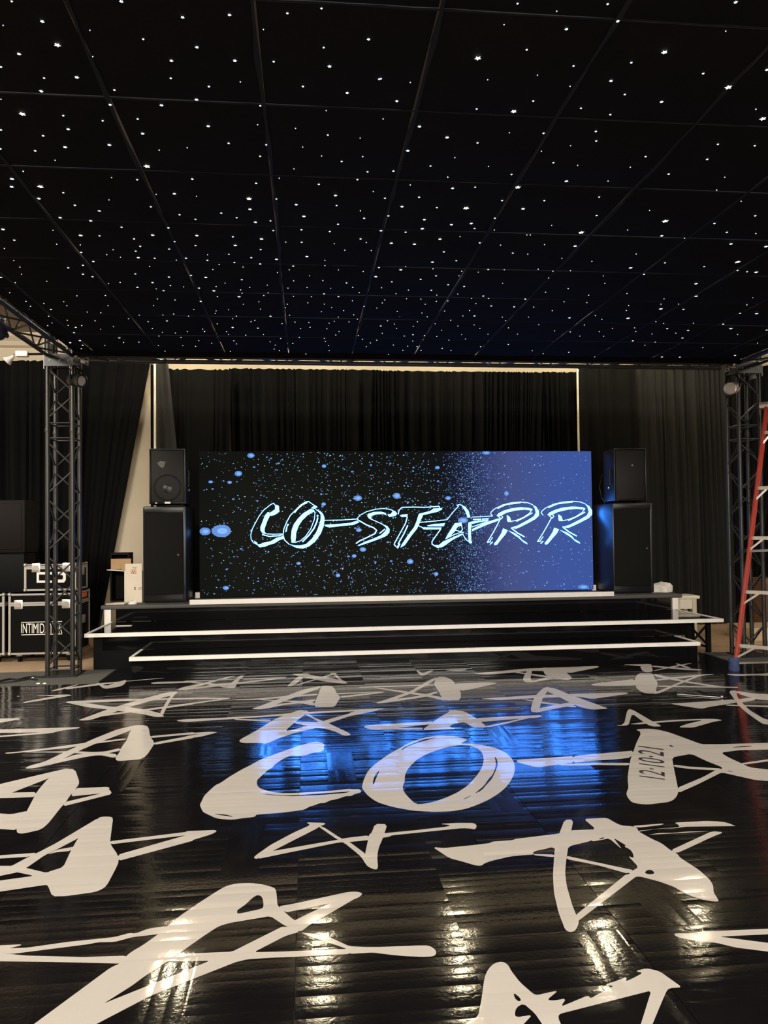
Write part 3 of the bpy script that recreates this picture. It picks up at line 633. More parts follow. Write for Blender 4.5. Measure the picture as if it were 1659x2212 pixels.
# ------------------------------------------------------------------ loudspeakers
def top_speaker(label, x0, x1, z0, z1, y, ring, side):
    t = thing('loudspeaker', label, 'speaker', ((x0+x1)/2, y+.2, z0))
    MB().box((x0, y+.02, z0+.012), (x1, y+.40, z1), None, .02).build('cabinet', MT['speaker'], t, True)
    MB().box((x0+.022, y+.004, z0+.035), (x1-.022, y+.03, z1-.022), None, .01).build('grille', MT['grille'], t, True)
    for xa, xb in ((x0, x0+.018), (x1-.018, x1)): MB().box((xa, y, z0+.012), (xb, y+.03, z1), None, .007).build('side_rail', MT['speaker'], t, True)
    MB().box((x0, y, z1-.016), (x1, y+.03, z1+.002), None, .006).build('top_rail', MT['speaker'], t, True)
    cx, cz = (x0+x1)/2, z0 + .225
    if ring:
        for rr in (.170, .155): wr = MB().lathe([(rr, 0), (rr+.004, .004), (rr+.007, 0)], frame((cx, y+.004, cz), (0, -1, 0)), 40, False).build('woofer_ring', MT['speaker'], t, True)
        MB().lathe([(.06, 0), (.045, .006), (.01, .01)], frame((cx, y+.004, cz-.01), (0, -1, 0)), 24).build('dust_cap', MT['speaker'], wr, True)
        MB().prism([(cx-.13, y+.004, z1-.19), (cx-.09, y+.004, z1-.16), (cx-.02, y+.004, z1-.17), (cx-.05, y+.004, z1-.25), (cx-.09, y+.004, z1-.24)], (0, -.004, 0)).build('horn', MT['glass'], t)
        bx((cx-.035, y-.002, z0+.018), (cx+.037, y+.006, z0+.042)).build('badge', MT['white'], t)
        bx((cx-.155, y-.002, z0+.02), (cx-.13, y+.006, z0+.034)).build('label', MT['casetrim'], t)
    else:
        MB().lathe([(.012, 0), (.008, .004), (.002, .005)], frame((cx+.03, y+.004, z1-.235), (0, -1, 0)), 14).build('badge', MT['casetrim'], t, True)
    for sx in (x0+.05, x1-.05):
        for sy in (y+.08, y+.34): bx((sx-.02, sy-.02, z0), (sx+.02, sy+.02, z0+.014)).build('foot', MT['matte_black'], t)
    hx = x1 if side > 0 else x0
    rod('handle', (hx+side*.025, y+.1, z0+.25), (hx+side*.025, y+.1, z0+.45), .011, MT['speaker'], t)
    for hz in (.25, .45): rod('handle_end', (hx-side*.002, y+.1, z0+hz), (hx+side*.025, y+.1, z0+hz), .012, MT['speaker'], t)
    MB().lathe([(.012, 0), (.015, .015), (.004, .022)], frame((hx+side*.01, y+.16, z0+.2), (side, -.3, 0)), 12).build('connector', MT['silver'], t, True)
    return t
def sub(label, x0, x1, z1, y, dep):
    z0 = DZT
    t = thing('subwoofer', label, 'speaker', ((x0+x1)/2, y+dep/2, z0))
    MB().box((x0, y+.012, z0+.012), (x1, y+dep, z1), None, .022).build('cabinet', MT['speaker'], t, True)
    MB().box((x0+.015, y-.006, z0+.105), (x1-.04, y+.02, z1-.085), None, .012).build('grille', MT['bassgrille'], t, True)
    MB().box((x0+.012, y, z1-.083), (x1-.03, y+.02, z1-.004), None, .008).build('top_band', MT['speaker'], t, True)
    bx((x0+.02, y+.03, z0), (x1-.03, y+.06, z0+.10)).build('kick_plate', MT['matte_black'], t)
    MB().box((x1-.042, y+.002, z0+.012), (x1-.004, y+.03, z1-.002), None, .008).build('corner_rail', MT['speaker'], t, True)
    MB().lathe([(.013, 0), (.011, .004), (.002, .005)], frame((x1-.10, y-.006, z0+.62), (0, -1, 0)), 14).build('badge', MT['glass'], t, True)
    for sx in (x0+.06, x1-.06):
        for sy in (y+.1, y+dep-.08): bx((sx-.025, sy-.025, z0), (sx+.025, sy+.025, z0+.015)).build('foot', MT['matte_black'], t)
    return t
PY = 10.10
sl0, sl1 = ony(308, 1200, PY).x, ony(402, 1200, PY).x
sub('black subwoofer at the left of the screen under the loudspeaker with a visible cone', sl0, sl1, 1.86, PY, .78)
top_speaker('black loudspeaker with visible round cone, on the left subwoofer', ony(322, 1030, PY).x, ony(401, 1030, PY).x, 1.875, 2.61, PY, True, 1)
sr0, sr1 = ony(1325, 1190, PY).x, ony(1412, 1190, PY).x
sub('black subwoofer at the right of the screen with a blue lit side', sr0, sr1, 1.86, PY, .74)
top_speaker('black loudspeaker with plain grille, on the right subwoofer', ony(1327, 1030, PY).x, ony(1397, 1030, PY).x, 1.875, 2.615, PY, False, -1)
xx = ony(1327, 1030, PY).x
tag(MB().path([(xx-.005, PY+.25, 2.3), (xx-.08, PY+.24, 2.26), (xx-.12, PY+.24, 2.1), (xx-.09, PY+.24, 1.95), (xx-.04, PY+.24, 1.872)], .006).build('cable', MT['cable']), 'black cable looping beside the right loudspeaker', 'cable')

# ------------------------------------------------------------------ trusses
CH, BR = .0245, .0095
def tower(label, x0, y0, w, h, split):
    t = thing('truss_tower', label, 'truss', (x0+w/2, y0+w/2, -.004))
    X, Yy = (x0+CH, x0+w-CH), (y0+CH, y0+w-CH)
    for x in X:
        for y in Yy: rod('chord', (x, y, .012), (x, y, h), CH, MT['truss'], t, 12)
    bx((x0-.02, y0-.02, -.004), (x0+w+.02, y0+w+.02, .012)).build('base_plate', MT['truss'], t)
    faces = [((X[0], Yy[0]), (X[1], Yy[0])), ((X[0], Yy[1]), (X[1], Yy[1])), ((X[0], Yy[0]), (X[0], Yy[1])), ((X[1], Yy[0]), (X[1], Yy[1]))]
    for fi, (a, b) in enumerate(faces):
        for zh in (.07, split-.08, split+.08, h-.05): rod('crossbar', (*a, zh), (*b, zh), BR, MT['truss'], t)
        for z0, z1 in ((.09, split-.10), (split+.10, h-.07)):
            n = max(1, round((z1-z0)/.30)); st = (z1-z0)/n
            for k in range(n):
                za, zb = z0 + k*st + .03, z0 + (k+1)*st - .03
                if (k + fi) % 2: za, zb = zb, za
                rod('brace', (*a, za), (*b, zb), BR, MT['truss'], t)
    for x in X:
        for y in Yy:
            MB().lathe([(CH+.004, -.02), (CH+.006, 0), (CH+.004, .02)], frame((x, y, split), (0, 0, 1)), 12).build('coupler', MT['truss'], t, True)
    return t
LX, LY, TW = -2.765, 8.38, .305
RXY = onz(1600, 1419); RX, RY = 5.02, 8.36
TZ0, TZ1 = 3.405, 3.705     # underside and top of the roof trusses
tl = tower('black box truss tower at the left, in front of the flight cases', LX, LY, TW, TZ0-.02, 2.62)
tr = tower('black box truss tower at the right, behind the red ladder', RX, RY, TW, TZ0-.02, 2.62)
def beam(label, p0, p1):
    """horizontal box truss between two points on its lower near edge"""
    p0, p1 = Vector(p0), Vector(p1); d = (p1-p0).normalized(); s = Vector((-d.y, d.x, 0)); up = Vector((0, 0, 1))
    if label.find('right') > 0: s = -s
    t = thing('truss_beam', label, 'truss', (p0+p1)/2)
    w = TW - 2*CH; Ln = (p1-p0).length
    cor = [s*CH + up*CH, s*(CH+w) + up*CH, s*CH + up*(CH+w), s*(CH+w) + up*(CH+w)]
    for c_ in cor: rod('chord', p0+c_, p1+c_, CH, MT['truss'], t, 12)
    n = round(Ln/.31); st = Ln/n
    for fi, (i, j) in enumerate(((0, 1), (2, 3), (0, 2), (1, 3))):
        for k in range(n):
            a_, b2 = cor[i] + d*(k*st+.03), cor[j] + d*((k+1)*st-.03)
            if (k+fi) % 2: a_, b2 = cor[i] + d*((k+1)*st-.03), cor[j] + d*(k*st+.03)
            rod('brace', p0+a_, p0+b2, BR, MT['truss'], t)
    return t
beam('black box truss beam across the back edge of the star ceiling', (LX+TW+.03, LY, TZ0), (RX-.03, LY, TZ0))
beam('black box truss beam along the left edge of the star ceiling', (LX+TW, .4, TZ0), (LX+TW, LY-.03, TZ0))
beam('black box truss beam on the right edge of the star ceiling', (RX, .4, TZ0), (RX, RY-.03, TZ0))
for nm, x0, y0, sgn, lab in (('l', LX, LY, 1, 'grey steel corner block on top of the left truss tower'), ('r', RX, RY, -1, 'grey steel corner block on top of the right truss tower')):
    t = thing('corner_block', lab, 'truss corner', (x0+TW/2, y0+TW/2, TZ0-.02))
    for x in (x0+CH, x0+TW-CH):
        for y in (y0+CH, y0+TW-CH): rod('post', (x, y, TZ0-.02), (x, y, TZ1), CH, MT['truss'], t, 12)
    for z in (TZ0+.0, TZ1-.02): bx((x0, y0, z-.005), (x0+TW, y0+TW, z+.01)).build('plate', MT['truss'], t)
    ox = x0-.012 if sgn > 0 else x0+TW+.002
    bx((ox, y0-.0, TZ0-.13), (ox+.01, y0+TW, TZ0+.2)).build('outer_plate', MT['plate'], t)
    fp = bx((x0+.0, y0-.012, TZ0-.10), (x0+TW, y0-.002, TZ0+.03)).build('front_plate', MT['truss'], t)
    # triangular ear plate with two bolt holes on the inner side
    ex = x0+TW if sgn > 0 else x0
    tri = MB().prism([(ex, y0-.006, TZ0-.03), (ex+sgn*.15, y0-.006, TZ0-.0), (ex+sgn*.15, y0-.006, TZ0-.10), (ex+sgn*.08, y0-.006, TZ0-.06)], (0, .006, 0))
    ear = tri.build('ear_plate', MT['plate'], t)
    for dz in (-.025, -.062): MB().lathe([(.009, 0), (.007, .004)], frame((ex+sgn*.125, y0-.006, TZ0+dz), (0, -1, 0)), 10).build('bolt', MT['matte_black'], ear, True)
    for dx in (.06, .16, .25): MB().lathe([(.012, 0), (.009, .008)], frame((x0+dx, y0-.012, TZ0-.04), (0, -1, 0)), 8).build('bolt', MT['plate'], fp, True)

def par_can(label, c, aim, mat, rl=.075, ln=.19, hook=None):
    c, aim = Vector(c), Vector(aim).normalized()
    t = thing('spotlight', label, 'spotlight', c)
    f = frame(c, aim)
    MB().lathe([(.045, -ln), (.06, -ln+.02), (.062, -.06), (rl, -.05), (rl+.002, .0), (rl-.008, .004), (rl-.010, -.012)], f, 24).build('body', mat, t, True)
    MB().lathe([(rl-.010, -.014), (rl*.5, -.006), (.004, -.004)], f, 24).build('lens', MT['lens'], t, True)
    for k in range(4): MB().lathe([(.064, -.13+k*.018), (.067, -.126+k*.018), (.064, -.122+k*.018)], f, 20).build('cooling_fin', mat, t, True)
    side = f.to_3x3() @ Vector((1, 0, 0))
    top = c - aim*.09 + Vector((0, 0, .16))
    for q in (-1, 1):
        MB().path([c - aim*.09 + side*(.07*q), c - aim*.09 + side*(.08*q) + Vector((0, 0, .08)), top + side*(.03*q)], .007).build('yoke_arm', MT['matte_black'], t)
    MB().box(tuple(top + Vector((-.035, -.02, -.01))), tuple(top + Vector((.035, .02, .07))), None, .008).build('clamp', MT['truss'], t)
    if hook: rod('mount_arm', top + Vector((0, 0, .03)), (hook[0], hook[1], top.z+.03), .014, MT['truss'], t)
    return t
par_can('dark spotlight clamped to the left truss tower, facing right', ony(178, 823, 8.22), (.78, -.55, -.16), MT['truss'], .068, .20, (LX+TW-CH, LY+CH*.3))
par_can('silver bodied spotlight clamped to the right truss tower', ony(1577, 839, 8.20), (-.74, -.64, -.18), MT['silver'], .070, .2, (RX+CH, RY+CH*.3))

# white work lamp on the left corner and a dark moving light at the frame edge
c_ = ony(49, 765, 8.42)
t = thing('work_lamp', 'white work lamp with a small tilted head beside the left corner block', 'lamp', c_)
MB().box((c_.x-.065, 8.38, c_.z-.03), (c_.x+.06, 8.45, c_.z+.03), None, .008).build('box', MT['white'], t, True)
rod('stub', (c_.x+.06, 8.42, c_.z), (LX-.012, 8.42, c_.z+.005), .014, MT['matte_black'], t)
h = ony(22, 775, 8.40)
MB().path([(c_.x-.06, 8.42, c_.z-.0), (c_.x-.10, 8.41, c_.z-.01), (h.x+.03, 8.40, h.z+.02)], .008).build('arm', MT['silver'], t)
MB().lathe([(.012, .05), (.02, .035), (.028, .0), (.05, -.035), (.052, -.045)], frame(h, (.7, -.05, .55)), 16).build('head', MT['white'], t, True)
c_ = ony(-6, 715, 7.35)
t = thing('moving_light', 'navy moving light hanging under the left truss beam at the frame edge', 'spotlight', c_)
MB().lathe([(.05, -.09), (.085, -.06), (.09, .0), (.075, .07), (.04, .09)], frame(c_, (.5, -.8, -.2)), 18).build('head', MT['navy'], t, True)
MB().box((c_.x-.10, c_.y-.06, c_.z+.09), (c_.x+.06, c_.y+.06, c_.z+.15), None, .012).build('base', MT['navy'], t, True)
for q in (-.09, .05): MB().box((c_.x+q, c_.y-.02, c_.z-.02), (c_.x+q+.018, c_.y+.02, c_.z+.10), None, .004).build('yoke_arm', MT['navy'], t, True)
MB().lathe([(.02, 0), (.026, .02), (.018, .03)], frame((c_.x+.07, c_.y, c_.z-.04), (1, 0, 0)), 10).build('knob', MT['navy'], t, True)
rod('hanger', (c_.x-.02, c_.y, c_.z+.15), (c_.x-.02, c_.y, TZ0+.03), .012, MT['matte_black'], t)

# ------------------------------------------------------------------ star ceiling
CZ = 3.45
SC = thing('star_ceiling', 'black star cloth ceiling of square panels hung between the trusses', 'star cloth', (1.2, 4.4, CZ))
GX = [-2.45] + [-2.233 + .686*k for k in range(11)] + [5.02]
GY = [.68 + .69*k for k in range(12)]
GY[-1] = 8.30
PAN = {}
def cell(x, y):
    i = max([k for k in range(len(GX)-1) if GX[k] <= x + 1e-6] or [0]); j = max([k for k in range(len(GY)-1) if GY[k] <= y + 1e-6] or [0]); return i, j
def sag(x, y):
    """height of the cloth: shallow billow inside every square, one long slack per row"""
    i = max(k for k in range(len(GX)-1) if GX[k] <= x + 1e-6) if x > GX[0] else 0
    j = max(k for k in range(len(GY)-1) if GY[k] <= y + 1e-6) if y > GY[0] else 0
    u = min(1, max(0, (x-GX[i])/(GX[i+1]-GX[i]))); v = min(1, max(0, (y-GY[j])/(GY[j+1]-GY[j])))
    return CZ - .022*math.sin(math.pi*u)*math.sin(math.pi*v)*(.6+.8*((i*7+j*13) % 5)/4)
for i in range(len(GX)-1):
    for j in range(len(GY)-1):
        nu, nv = 6, 6; g_ = .006
        v = []; f = []
        for a_ in range(nu+1):
            for b2 in range(nv+1):
                x = GX[i]+g_ + (GX[i+1]-GX[i]-2*g_)*a_/nu; y = GY[j]+g_ + (GY[j+1]-GY[j]-2*g_)*b2/nv
                v.append((x, y, sag(x, y)))
        for a_ in range(nu):
            for b2 in range(nv):
                q = a_*(nv+1)+b2; f.append((q, q+1, q+nv+2, q+nv+1))
        PAN[(i, j)] = MB().add(v, f).build('cloth_panel', MT['cloth'], SC, True)
for k, x in enumerate(GX[1:-1]):
    mb = MB(); st = 44; v = []; f = []
    for s_ in range(st+1):
        y = GY[0] + (GY[-1]-GY[0])*s_/st
        wd = .0055 + .0075*abs(math.sin(y*math.pi/.69*1.0 + k))**6 + .002*R.random()
        ox = .010*math.sin(y*1.7+k*2.1) + .004*R.uniform(-1, 1)
        v += [(x+ox-wd, y, CZ-.004), (x+ox+wd, y, CZ-.004), (x+ox+wd, y, CZ+.002), (x+ox-wd, y, CZ+.002)]
    for s_ in range(st):
        for q in range(4): f.append((s_*4+q, s_*4+(q+1) % 4, s_*4+4+(q+1) % 4, s_*4+4+q))
    mb.add(v, f).build('seam_strap', MT['strap'], SC)
for k, y in enumerate(GY[1:-1]):
    mb = MB(); st = 60; v = []; f = []
    for s_ in range(st+1):
        x = GX[0] + (GX[-1]-GX[0])*s_/st; oy = .006*math.sin(x*1.3+k) + .003*R.uniform(-1, 1); wd = .003 + .003*R.random()
        v += [(x, y+oy-wd, CZ-.003), (x, y+oy+wd, CZ-.003), (x, y+oy+wd, CZ+.002), (x, y+oy-wd, CZ+.002)]
    for s_ in range(st):
        for q in range(4): f.append((s_*4+q, s_*4+(q+1) % 4, s_*4+4+(q+1) % 4, s_*4+4+q))
    mb.add(v, f).build('cross_seam', MT['strap'], SC)
bx((GX[0], 8.285, CZ-.05), (GX[-1], 8.30, CZ+.01)).build('back_hem', MT['cloth'], SC)
for k, x in enumerate(GX[1:-1]):   # knotted ties from each seam to the back beam
    MB().path([(x, 8.28, CZ-.012), (x+.02*(-1)**k, 8.33, CZ-.05), (x, 8.40, TZ0+.04)], .012, 6).build('tie', MT['strap'], SC)
STARS = dict(
 S1=(0,0,3.95,'100,10,1 1035,12,2 1558,148,2 360,183,2 27,215,0 767,257,0 1222,333,1 490,385,3 162,460,2 792,482,0 1462,518,2 8,570,1 655,660,2 376,665,1 1457,667,1 976,767,1 352,778,2 8,845,0 940,893,2 1378,898,2 190,973,3 540,986,1 1175,1015,1 876,1030,1 582,1102,2 8,1108,1 1217,1140,2 368,1158,1 933,1237,2 556,1256,2 1597,1260,0 1358,1280,0 300,1287,1 4,1270,1 470,1367,0 1253,1420,3 198,1461,0 952,1515,0 102,1527,2 1170,1533,1 1640,1527,1'),
 S2=(400,0,3.95,'378,127,2 872,113,1 1163,71,1 668,250,0 1565,335,2 100,403,2 1182,405,1 424,518,2 755,525,1 1232,567,2 1655,675,1 471,698,0 203,738,1 1005,737,1 1383,793,2 97,850,2 641,902,1 1203,942,0 618,1063,0 197,1077,2 942,1095,0 1217,1151,1 1493,1178,0 371,1222,1 692,1235,1 1003,1254,0 18,1260,0 640,1333,1 1164,1330,0 1515,1335,0 1335,1377,1 928,1440,0 1556,1466,1 802,1520,0 1470,1530,0 605,1563,1 1140,1572,1'),
 S3=(800,0,3.7705,'1199,28,1 1518,90,0 1597,237,2 1089,200,0 876,475,3 1274,404,1 1655,537,1 1361,611,0 956,648,0 86,640,1 325,670,0 1627,702,0 1327,822,1 216,823,2 866,887,1 1168,908,3 104,968,0 400,1031,2 1132,1080,0 625,1120,2 873,1163,1 1411,1085,1 305,1228,2 688,1283,0 1393,1231,0 1631,1186,0 490,1352,1 962,1355,0 1491,1325,1 188,1393,1 630,1441,0 1150,1420,1 1597,1475,1 325,1505,0'),
 S4=(1220,0,3.779,'350,33,1 433,173,2 1395,18,2 1314,253,0 813,427,3 543,511,1 377,660,2 1130,600,1 490,771,1 1650,570,2 1335,713,3 790,832,2 132,883,1 372,935,1 1560,891,0 1617,970,3 254,1072,1 257,1150,1 1250,1177,1 1551,1189,1 660,1278,1 1163,1300,1 535,1364,0 848,1421,1 105,1349,0 353,1477,0 1306,1446,0'),
 S5=(0,380,3.95,'345,92,3 100,93,2 332,193,2 540,143,1 1488,152,2 1333,156,0 930,204,0 639,250,1 848,297,2 1287,263,1 513,356,2 774,383,2 1532,331,1 25,456,2 1037,437,1 1437,443,1 452,463,0 688,508,2 850,511,1 1144,537,1 1302,505,2 122,548,1 1490,560,1 685,588,0 484,582,0 1196,600,1 1158,642,1 1443,624,1 965,629,0 693,652,1 911,671,0 37,618,0 1028,693,0 1180,697,2 1320,702,1 1505,718,0 1587,702,1 118,722,0 796,730,1 708,762,1 1277,772,0 582,784,1 170,778,0 708,838,1 184,838,0 790,860,1 1155,836,1 1442,863,1 8,865,1 1301,910,1 399,898,0 131,910,0 925,918,0 1454,935,0 1567,946,0 1172,950,1 1333,963,0 1396,979,1 1025,908,0 83,996,0 899,1020,0 656,1023,0 1343,1049,0 1493,1058,0 222,1070,0 375,1088,0 544,1073,0 571,1107,0 260,1112,0 249,1134,0 1311,1105,0 922,1107,0 435,1140,1 745,1161,0 860,1167,0 1188,1187,0 1390,1186,0 1482,1178,0 1609,1196,0 416,1197,0 1097,1218,0 574,1231,0 811,1236,0 1425,1237,1 1264,1243,0 444,1254,0 407,1277,0 697,1277,0 646,1292,1 582,1275,0 968,1286,0 859,1306,0 1300,1302,0 631,1337,1 1386,1334,0 1497,1340,0 1599,1328,0 467,1378,0 1356,1366,0 1018,1382,1 1545,1377,0 682,1405,1 599,1423,1 1055,1421,0 1185,1418,0 706,1444,1 694,1474,0 895,1445,0 1352,1446,0 1560,1447,0 1408,1495,0 1177,1518,0'),
 S6=(400,380,3.95,'62,28,1 605,63,1 803,18,0 1140,71,1 1470,31,1 1605,132,0 545,195,3 97,173,0 778,196,1 1282,167,2 948,245,2 553,285,2 1292,252,1 1495,297,0 308,317,1 1013,345,2 440,356,1 1527,361,1 88,370,1 600,395,2 728,383,1 1304,412,1 752,466,1 992,459,1 1234,474,1 100,509,2 407,519,1 651,538,2 858,564,0 994,565,1 1272,577,0 1497,537,1 1545,567,0 88,594,1 427,593,2 644,628,1 1362,633,0 1588,636,0 372,666,1 191,672,0 564,697,1 1039,688,2 779,711,2 190,720,1 420,738,1 1192,720,0 640,751,1 922,769,1 290,755,0 1192,765,0 494,777,0 236,798,0 888,801,0 1308,802,0 787,825,0 1519,815,0 50,848,1 176,866,2 1062,851,0 483,885,1 1627,860,2 340,914,0 926,895,0 1175,893,0 1377,913,1 701,931,0 264,943,0 551,950,0 877,957,0 1040,951,0 1242,957,0 1430,950,0 118,957,1 474,972,0 245,980,2 485,1000,0 707,997,0 1485,995,0 1185,1006,1 671,1020,0 275,1030,0 460,1031,2 924,1026,0 1308,1030,1 1077,1031,0 1427,1065,0 133,1070,1 629,1074,0 496,1094,0 872,1094,0 1047,1082,0 1187,1093,0 1250,1123,0 1527,1113,0 643,1136,0 370,1142,0 855,1124,0 264,1151,0 74,1140,0 1352,1149,0 1162,1158,0 257,1172,0 728,1197,1 437,1196,0 891,1187,0 1438,1185,0 1306,1204,0 405,1218,0 594,1232,0 562,1244,0 937,1247,0 1055,1251,0 1272,1240,0 1470,1222,0 827,1260,0 1398,1245,0 1228,1256,0 274,1262,0 405,1293,1 621,1298,1 1066,1291,0 985,1303,0 1209,1304,0 149,1307,0 165,1327,0 353,1328,0 1313,1328,0 371,1351,0 517,1358,0 668,1353,0 1285,1357,0 1477,1362,0 974,1377,0 1187,1385,0 815,1387,0 1513,1393,0 725,1415,0 116,1405,0 416,1407,0 1197,1412,0 226,1427,0 918,1428,0 1580,1425,0 438,1433,0 769,1443,0 1224,1447,0 1545,1456,0 759,1477,0 89,1454,0 1229,1490,0 804,1490,0 386,1497,0 1030,1519,0'),
 S7=(800,380,3.7705,'631,11,0 1597,43,2 670,101,2 854,91,1 1202,93,3 325,74,0 119,182,1 397,173,1 1073,200,1 1417,201,1 258,250,2 542,258,1 781,263,3 1244,268,2 147,325,1 1014,344,1 440,356,2 660,397,2 822,387,2 424,430,2 849,428,1 1477,402,0 1010,440,0 87,446,2 287,458,1 1275,480,0 1303,480,0 567,515,2 730,494,0 171,548,2 359,556,2 891,545,1 1061,563,0 1418,559,0 599,618,1 1160,628,1 1282,637,0 506,702,2 700,690,1 1560,670,0 70,746,1 287,738,0 248,765,2 510,756,0 960,762,1 1091,764,0 1367,759,0 1487,775,0 1630,771,0 744,775,0 879,783,0 722,813,0 43,820,1 535,814,1 1452,831,0 410,842,1 175,862,1 634,886,1 1077,873,0 764,900,1 91,910,0 310,929,0 497,931,1 1611,918,0 209,959,0 1427,947,0 541,970,0 712,962,0 920,978,1 295,1000,0 412,1003,0 824,998,0 963,998,0 1262,1003,1 117,1010,0 537,1021,0 631,1018,0 1578,1025,0 97,1034,0 447,1044,0 860,1039,0 985,1059,1 1172,1066,1 1331,1068,0 53,1076,0 605,1100,0 808,1096,0 1481,1097,0 219,1103,0 420,1116,0 754,1140,0 848,1140,1 240,1143,0 463,1147,0 1075,1150,0 1288,1149,0 1622,1156,1 140,1180,0 655,1175,0 383,1188,0 1102,1180,0 528,1204,0 196,1206,0 85,1222,1 350,1224,0 713,1222,0 845,1213,0 1372,1212,0 214,1242,0 892,1242,0 1125,1237,0 581,1258,0 97,1281,0 347,1293,1 744,1291,0 958,1288,0 1501,1262,0 1630,1271,0 276,1303,0 441,1300,0 541,1308,0 1198,1288,0 775,1327,0 640,1338,0 345,1344,0 53,1338,0 187,1377,0 305,1386,0 1124,1373,0 381,1390,0 898,1391,0 585,1404,0 265,1420,0 413,1420,0 657,1421,0 1318,1423,0 1617,1436,0 1408,1447,0 148,1454,0 168,1465,0 535,1473,0 687,1475,0 1153,1450,0 1048,1475,0 94,1463,0'),
 S8=(1220,380,3.779,'354,41,0 281,172,1 1240,115,0 1440,206,0 260,323,1 692,281,0 820,370,3 1555,325,1 1222,388,1 135,462,3 513,441,0 791,489,2 1323,460,1 978,508,0 1560,470,0 85,573,2 1357,555,2 1643,577,2 583,637,0 818,709,1 1410,703,3 1138,739,2 537,751,2 221,697,0 647,803,1 1411,771,1 1488,782,1 1563,786,2 314,816,0 327,876,0 1072,880,2 28,919,0 508,960,0 195,973,0 1072,982,2 1535,992,0 810,1003,0 180,1034,0 929,1046,0 1486,1052,0 522,1057,0 784,1086,2 503,1098,0 969,1090,1 785,1046,0 1431,1121,1 1566,1124,2 250,1140,0 516,1162,2 303,1170,0 38,1158,1 744,1190,0 807,1203,0 1050,1202,0 1293,1210,1 160,1217,0 570,1240,0 837,1247,1 1356,1247,2 389,1244,0 1007,1262,1 580,1270,0 282,1271,0 44,1273,0 712,1290,0 906,1283,0 1411,1294,0 1648,1258,1 123,1307,0 318,1308,0 961,1323,1 555,1346,1 738,1356,0 654,1381,0 1573,1364,0 32,1439,0 1127,1402,0 245,1477,0 793,1478,1 939,1479,1 1390,1465,1 406,1505,0'))
lst = []
for x0, y0, k, s in STARS.values():
    for q in s.split():
        x, y, z = q.split(','); lst.append((x0+float(x)/k, y0+float(y)/k, int(z)))
SM = {}
def star_mesh(spk, mat):
    """five-pointed light point, radius 1, a shallow bead"""
    key = (spk, mat.name)
    if key not in SM:
        n = 10; v = [(0, 0, -.35)] + [((1 if i % 2 == 0 else spk)*math.sin(i*math.pi/5), (1 if i % 2 == 0 else spk)*math.cos(i*math.pi/5), 0) for i in range(n)]
        f = [(0, 1+(i+1) % n, 1+i) for i in range(n)] + [tuple(range(1, n+1))]
        me = bpy.data.meshes.new('star'); me.from_pydata(v, [], f); me.materials.append(mat); SM[key] = me
    return SM[key]
def starpos(x, y):
    p = onz(x, y, CZ)
    p = onz(x, y, sag(p.x, p.y) - .004); return p
info = []
for x, y, k in lst:
    p = starpos(x, y)
    if not (GX[0]+.01 < p.x < GX[-1]-.01 and GY[0] < p.y < GY[-1]-.02): continue
    dist = (p-EYEP).length
    r = (1.05, 2.05, 3.3, 5.2)[k]/F*dist*R.uniform(.9, 1.1)      # light spot as wide as seen
    info.append((r/dist, p, r, k))
info.sort(key=lambda t_: -t_[0])
rest = MB()
for i, (_, p, r, k) in enumerate(info):
    if i < 300:
        o = bpy.data.objects.new('star', star_mesh(.48 if k > 0 else .8, MT['starw'] if k == 3 else MT['star'])); COL.objects.link(o)
        o.parent = PAN[cell(p.x, p.y)]; o.location = p - SC.location; o.scale = (r*1.15, r*1.15, .012); o.rotation_euler = (0, 0, R.uniform(-.5, .5))
    else:
        rest.add([(p.x, p.y, p.z-.004)] + [(p.x+r*math.cos(t_*math.pi/3), p.y+r*math.sin(t_*math.pi/3), p.z) for t_ in range(6)], [(0, 1+(t_+1) % 6, 1+t_) for t_ in range(6)])
rest.build('faint_stars', MT['star'], SC)['kind'] = 'stuff'

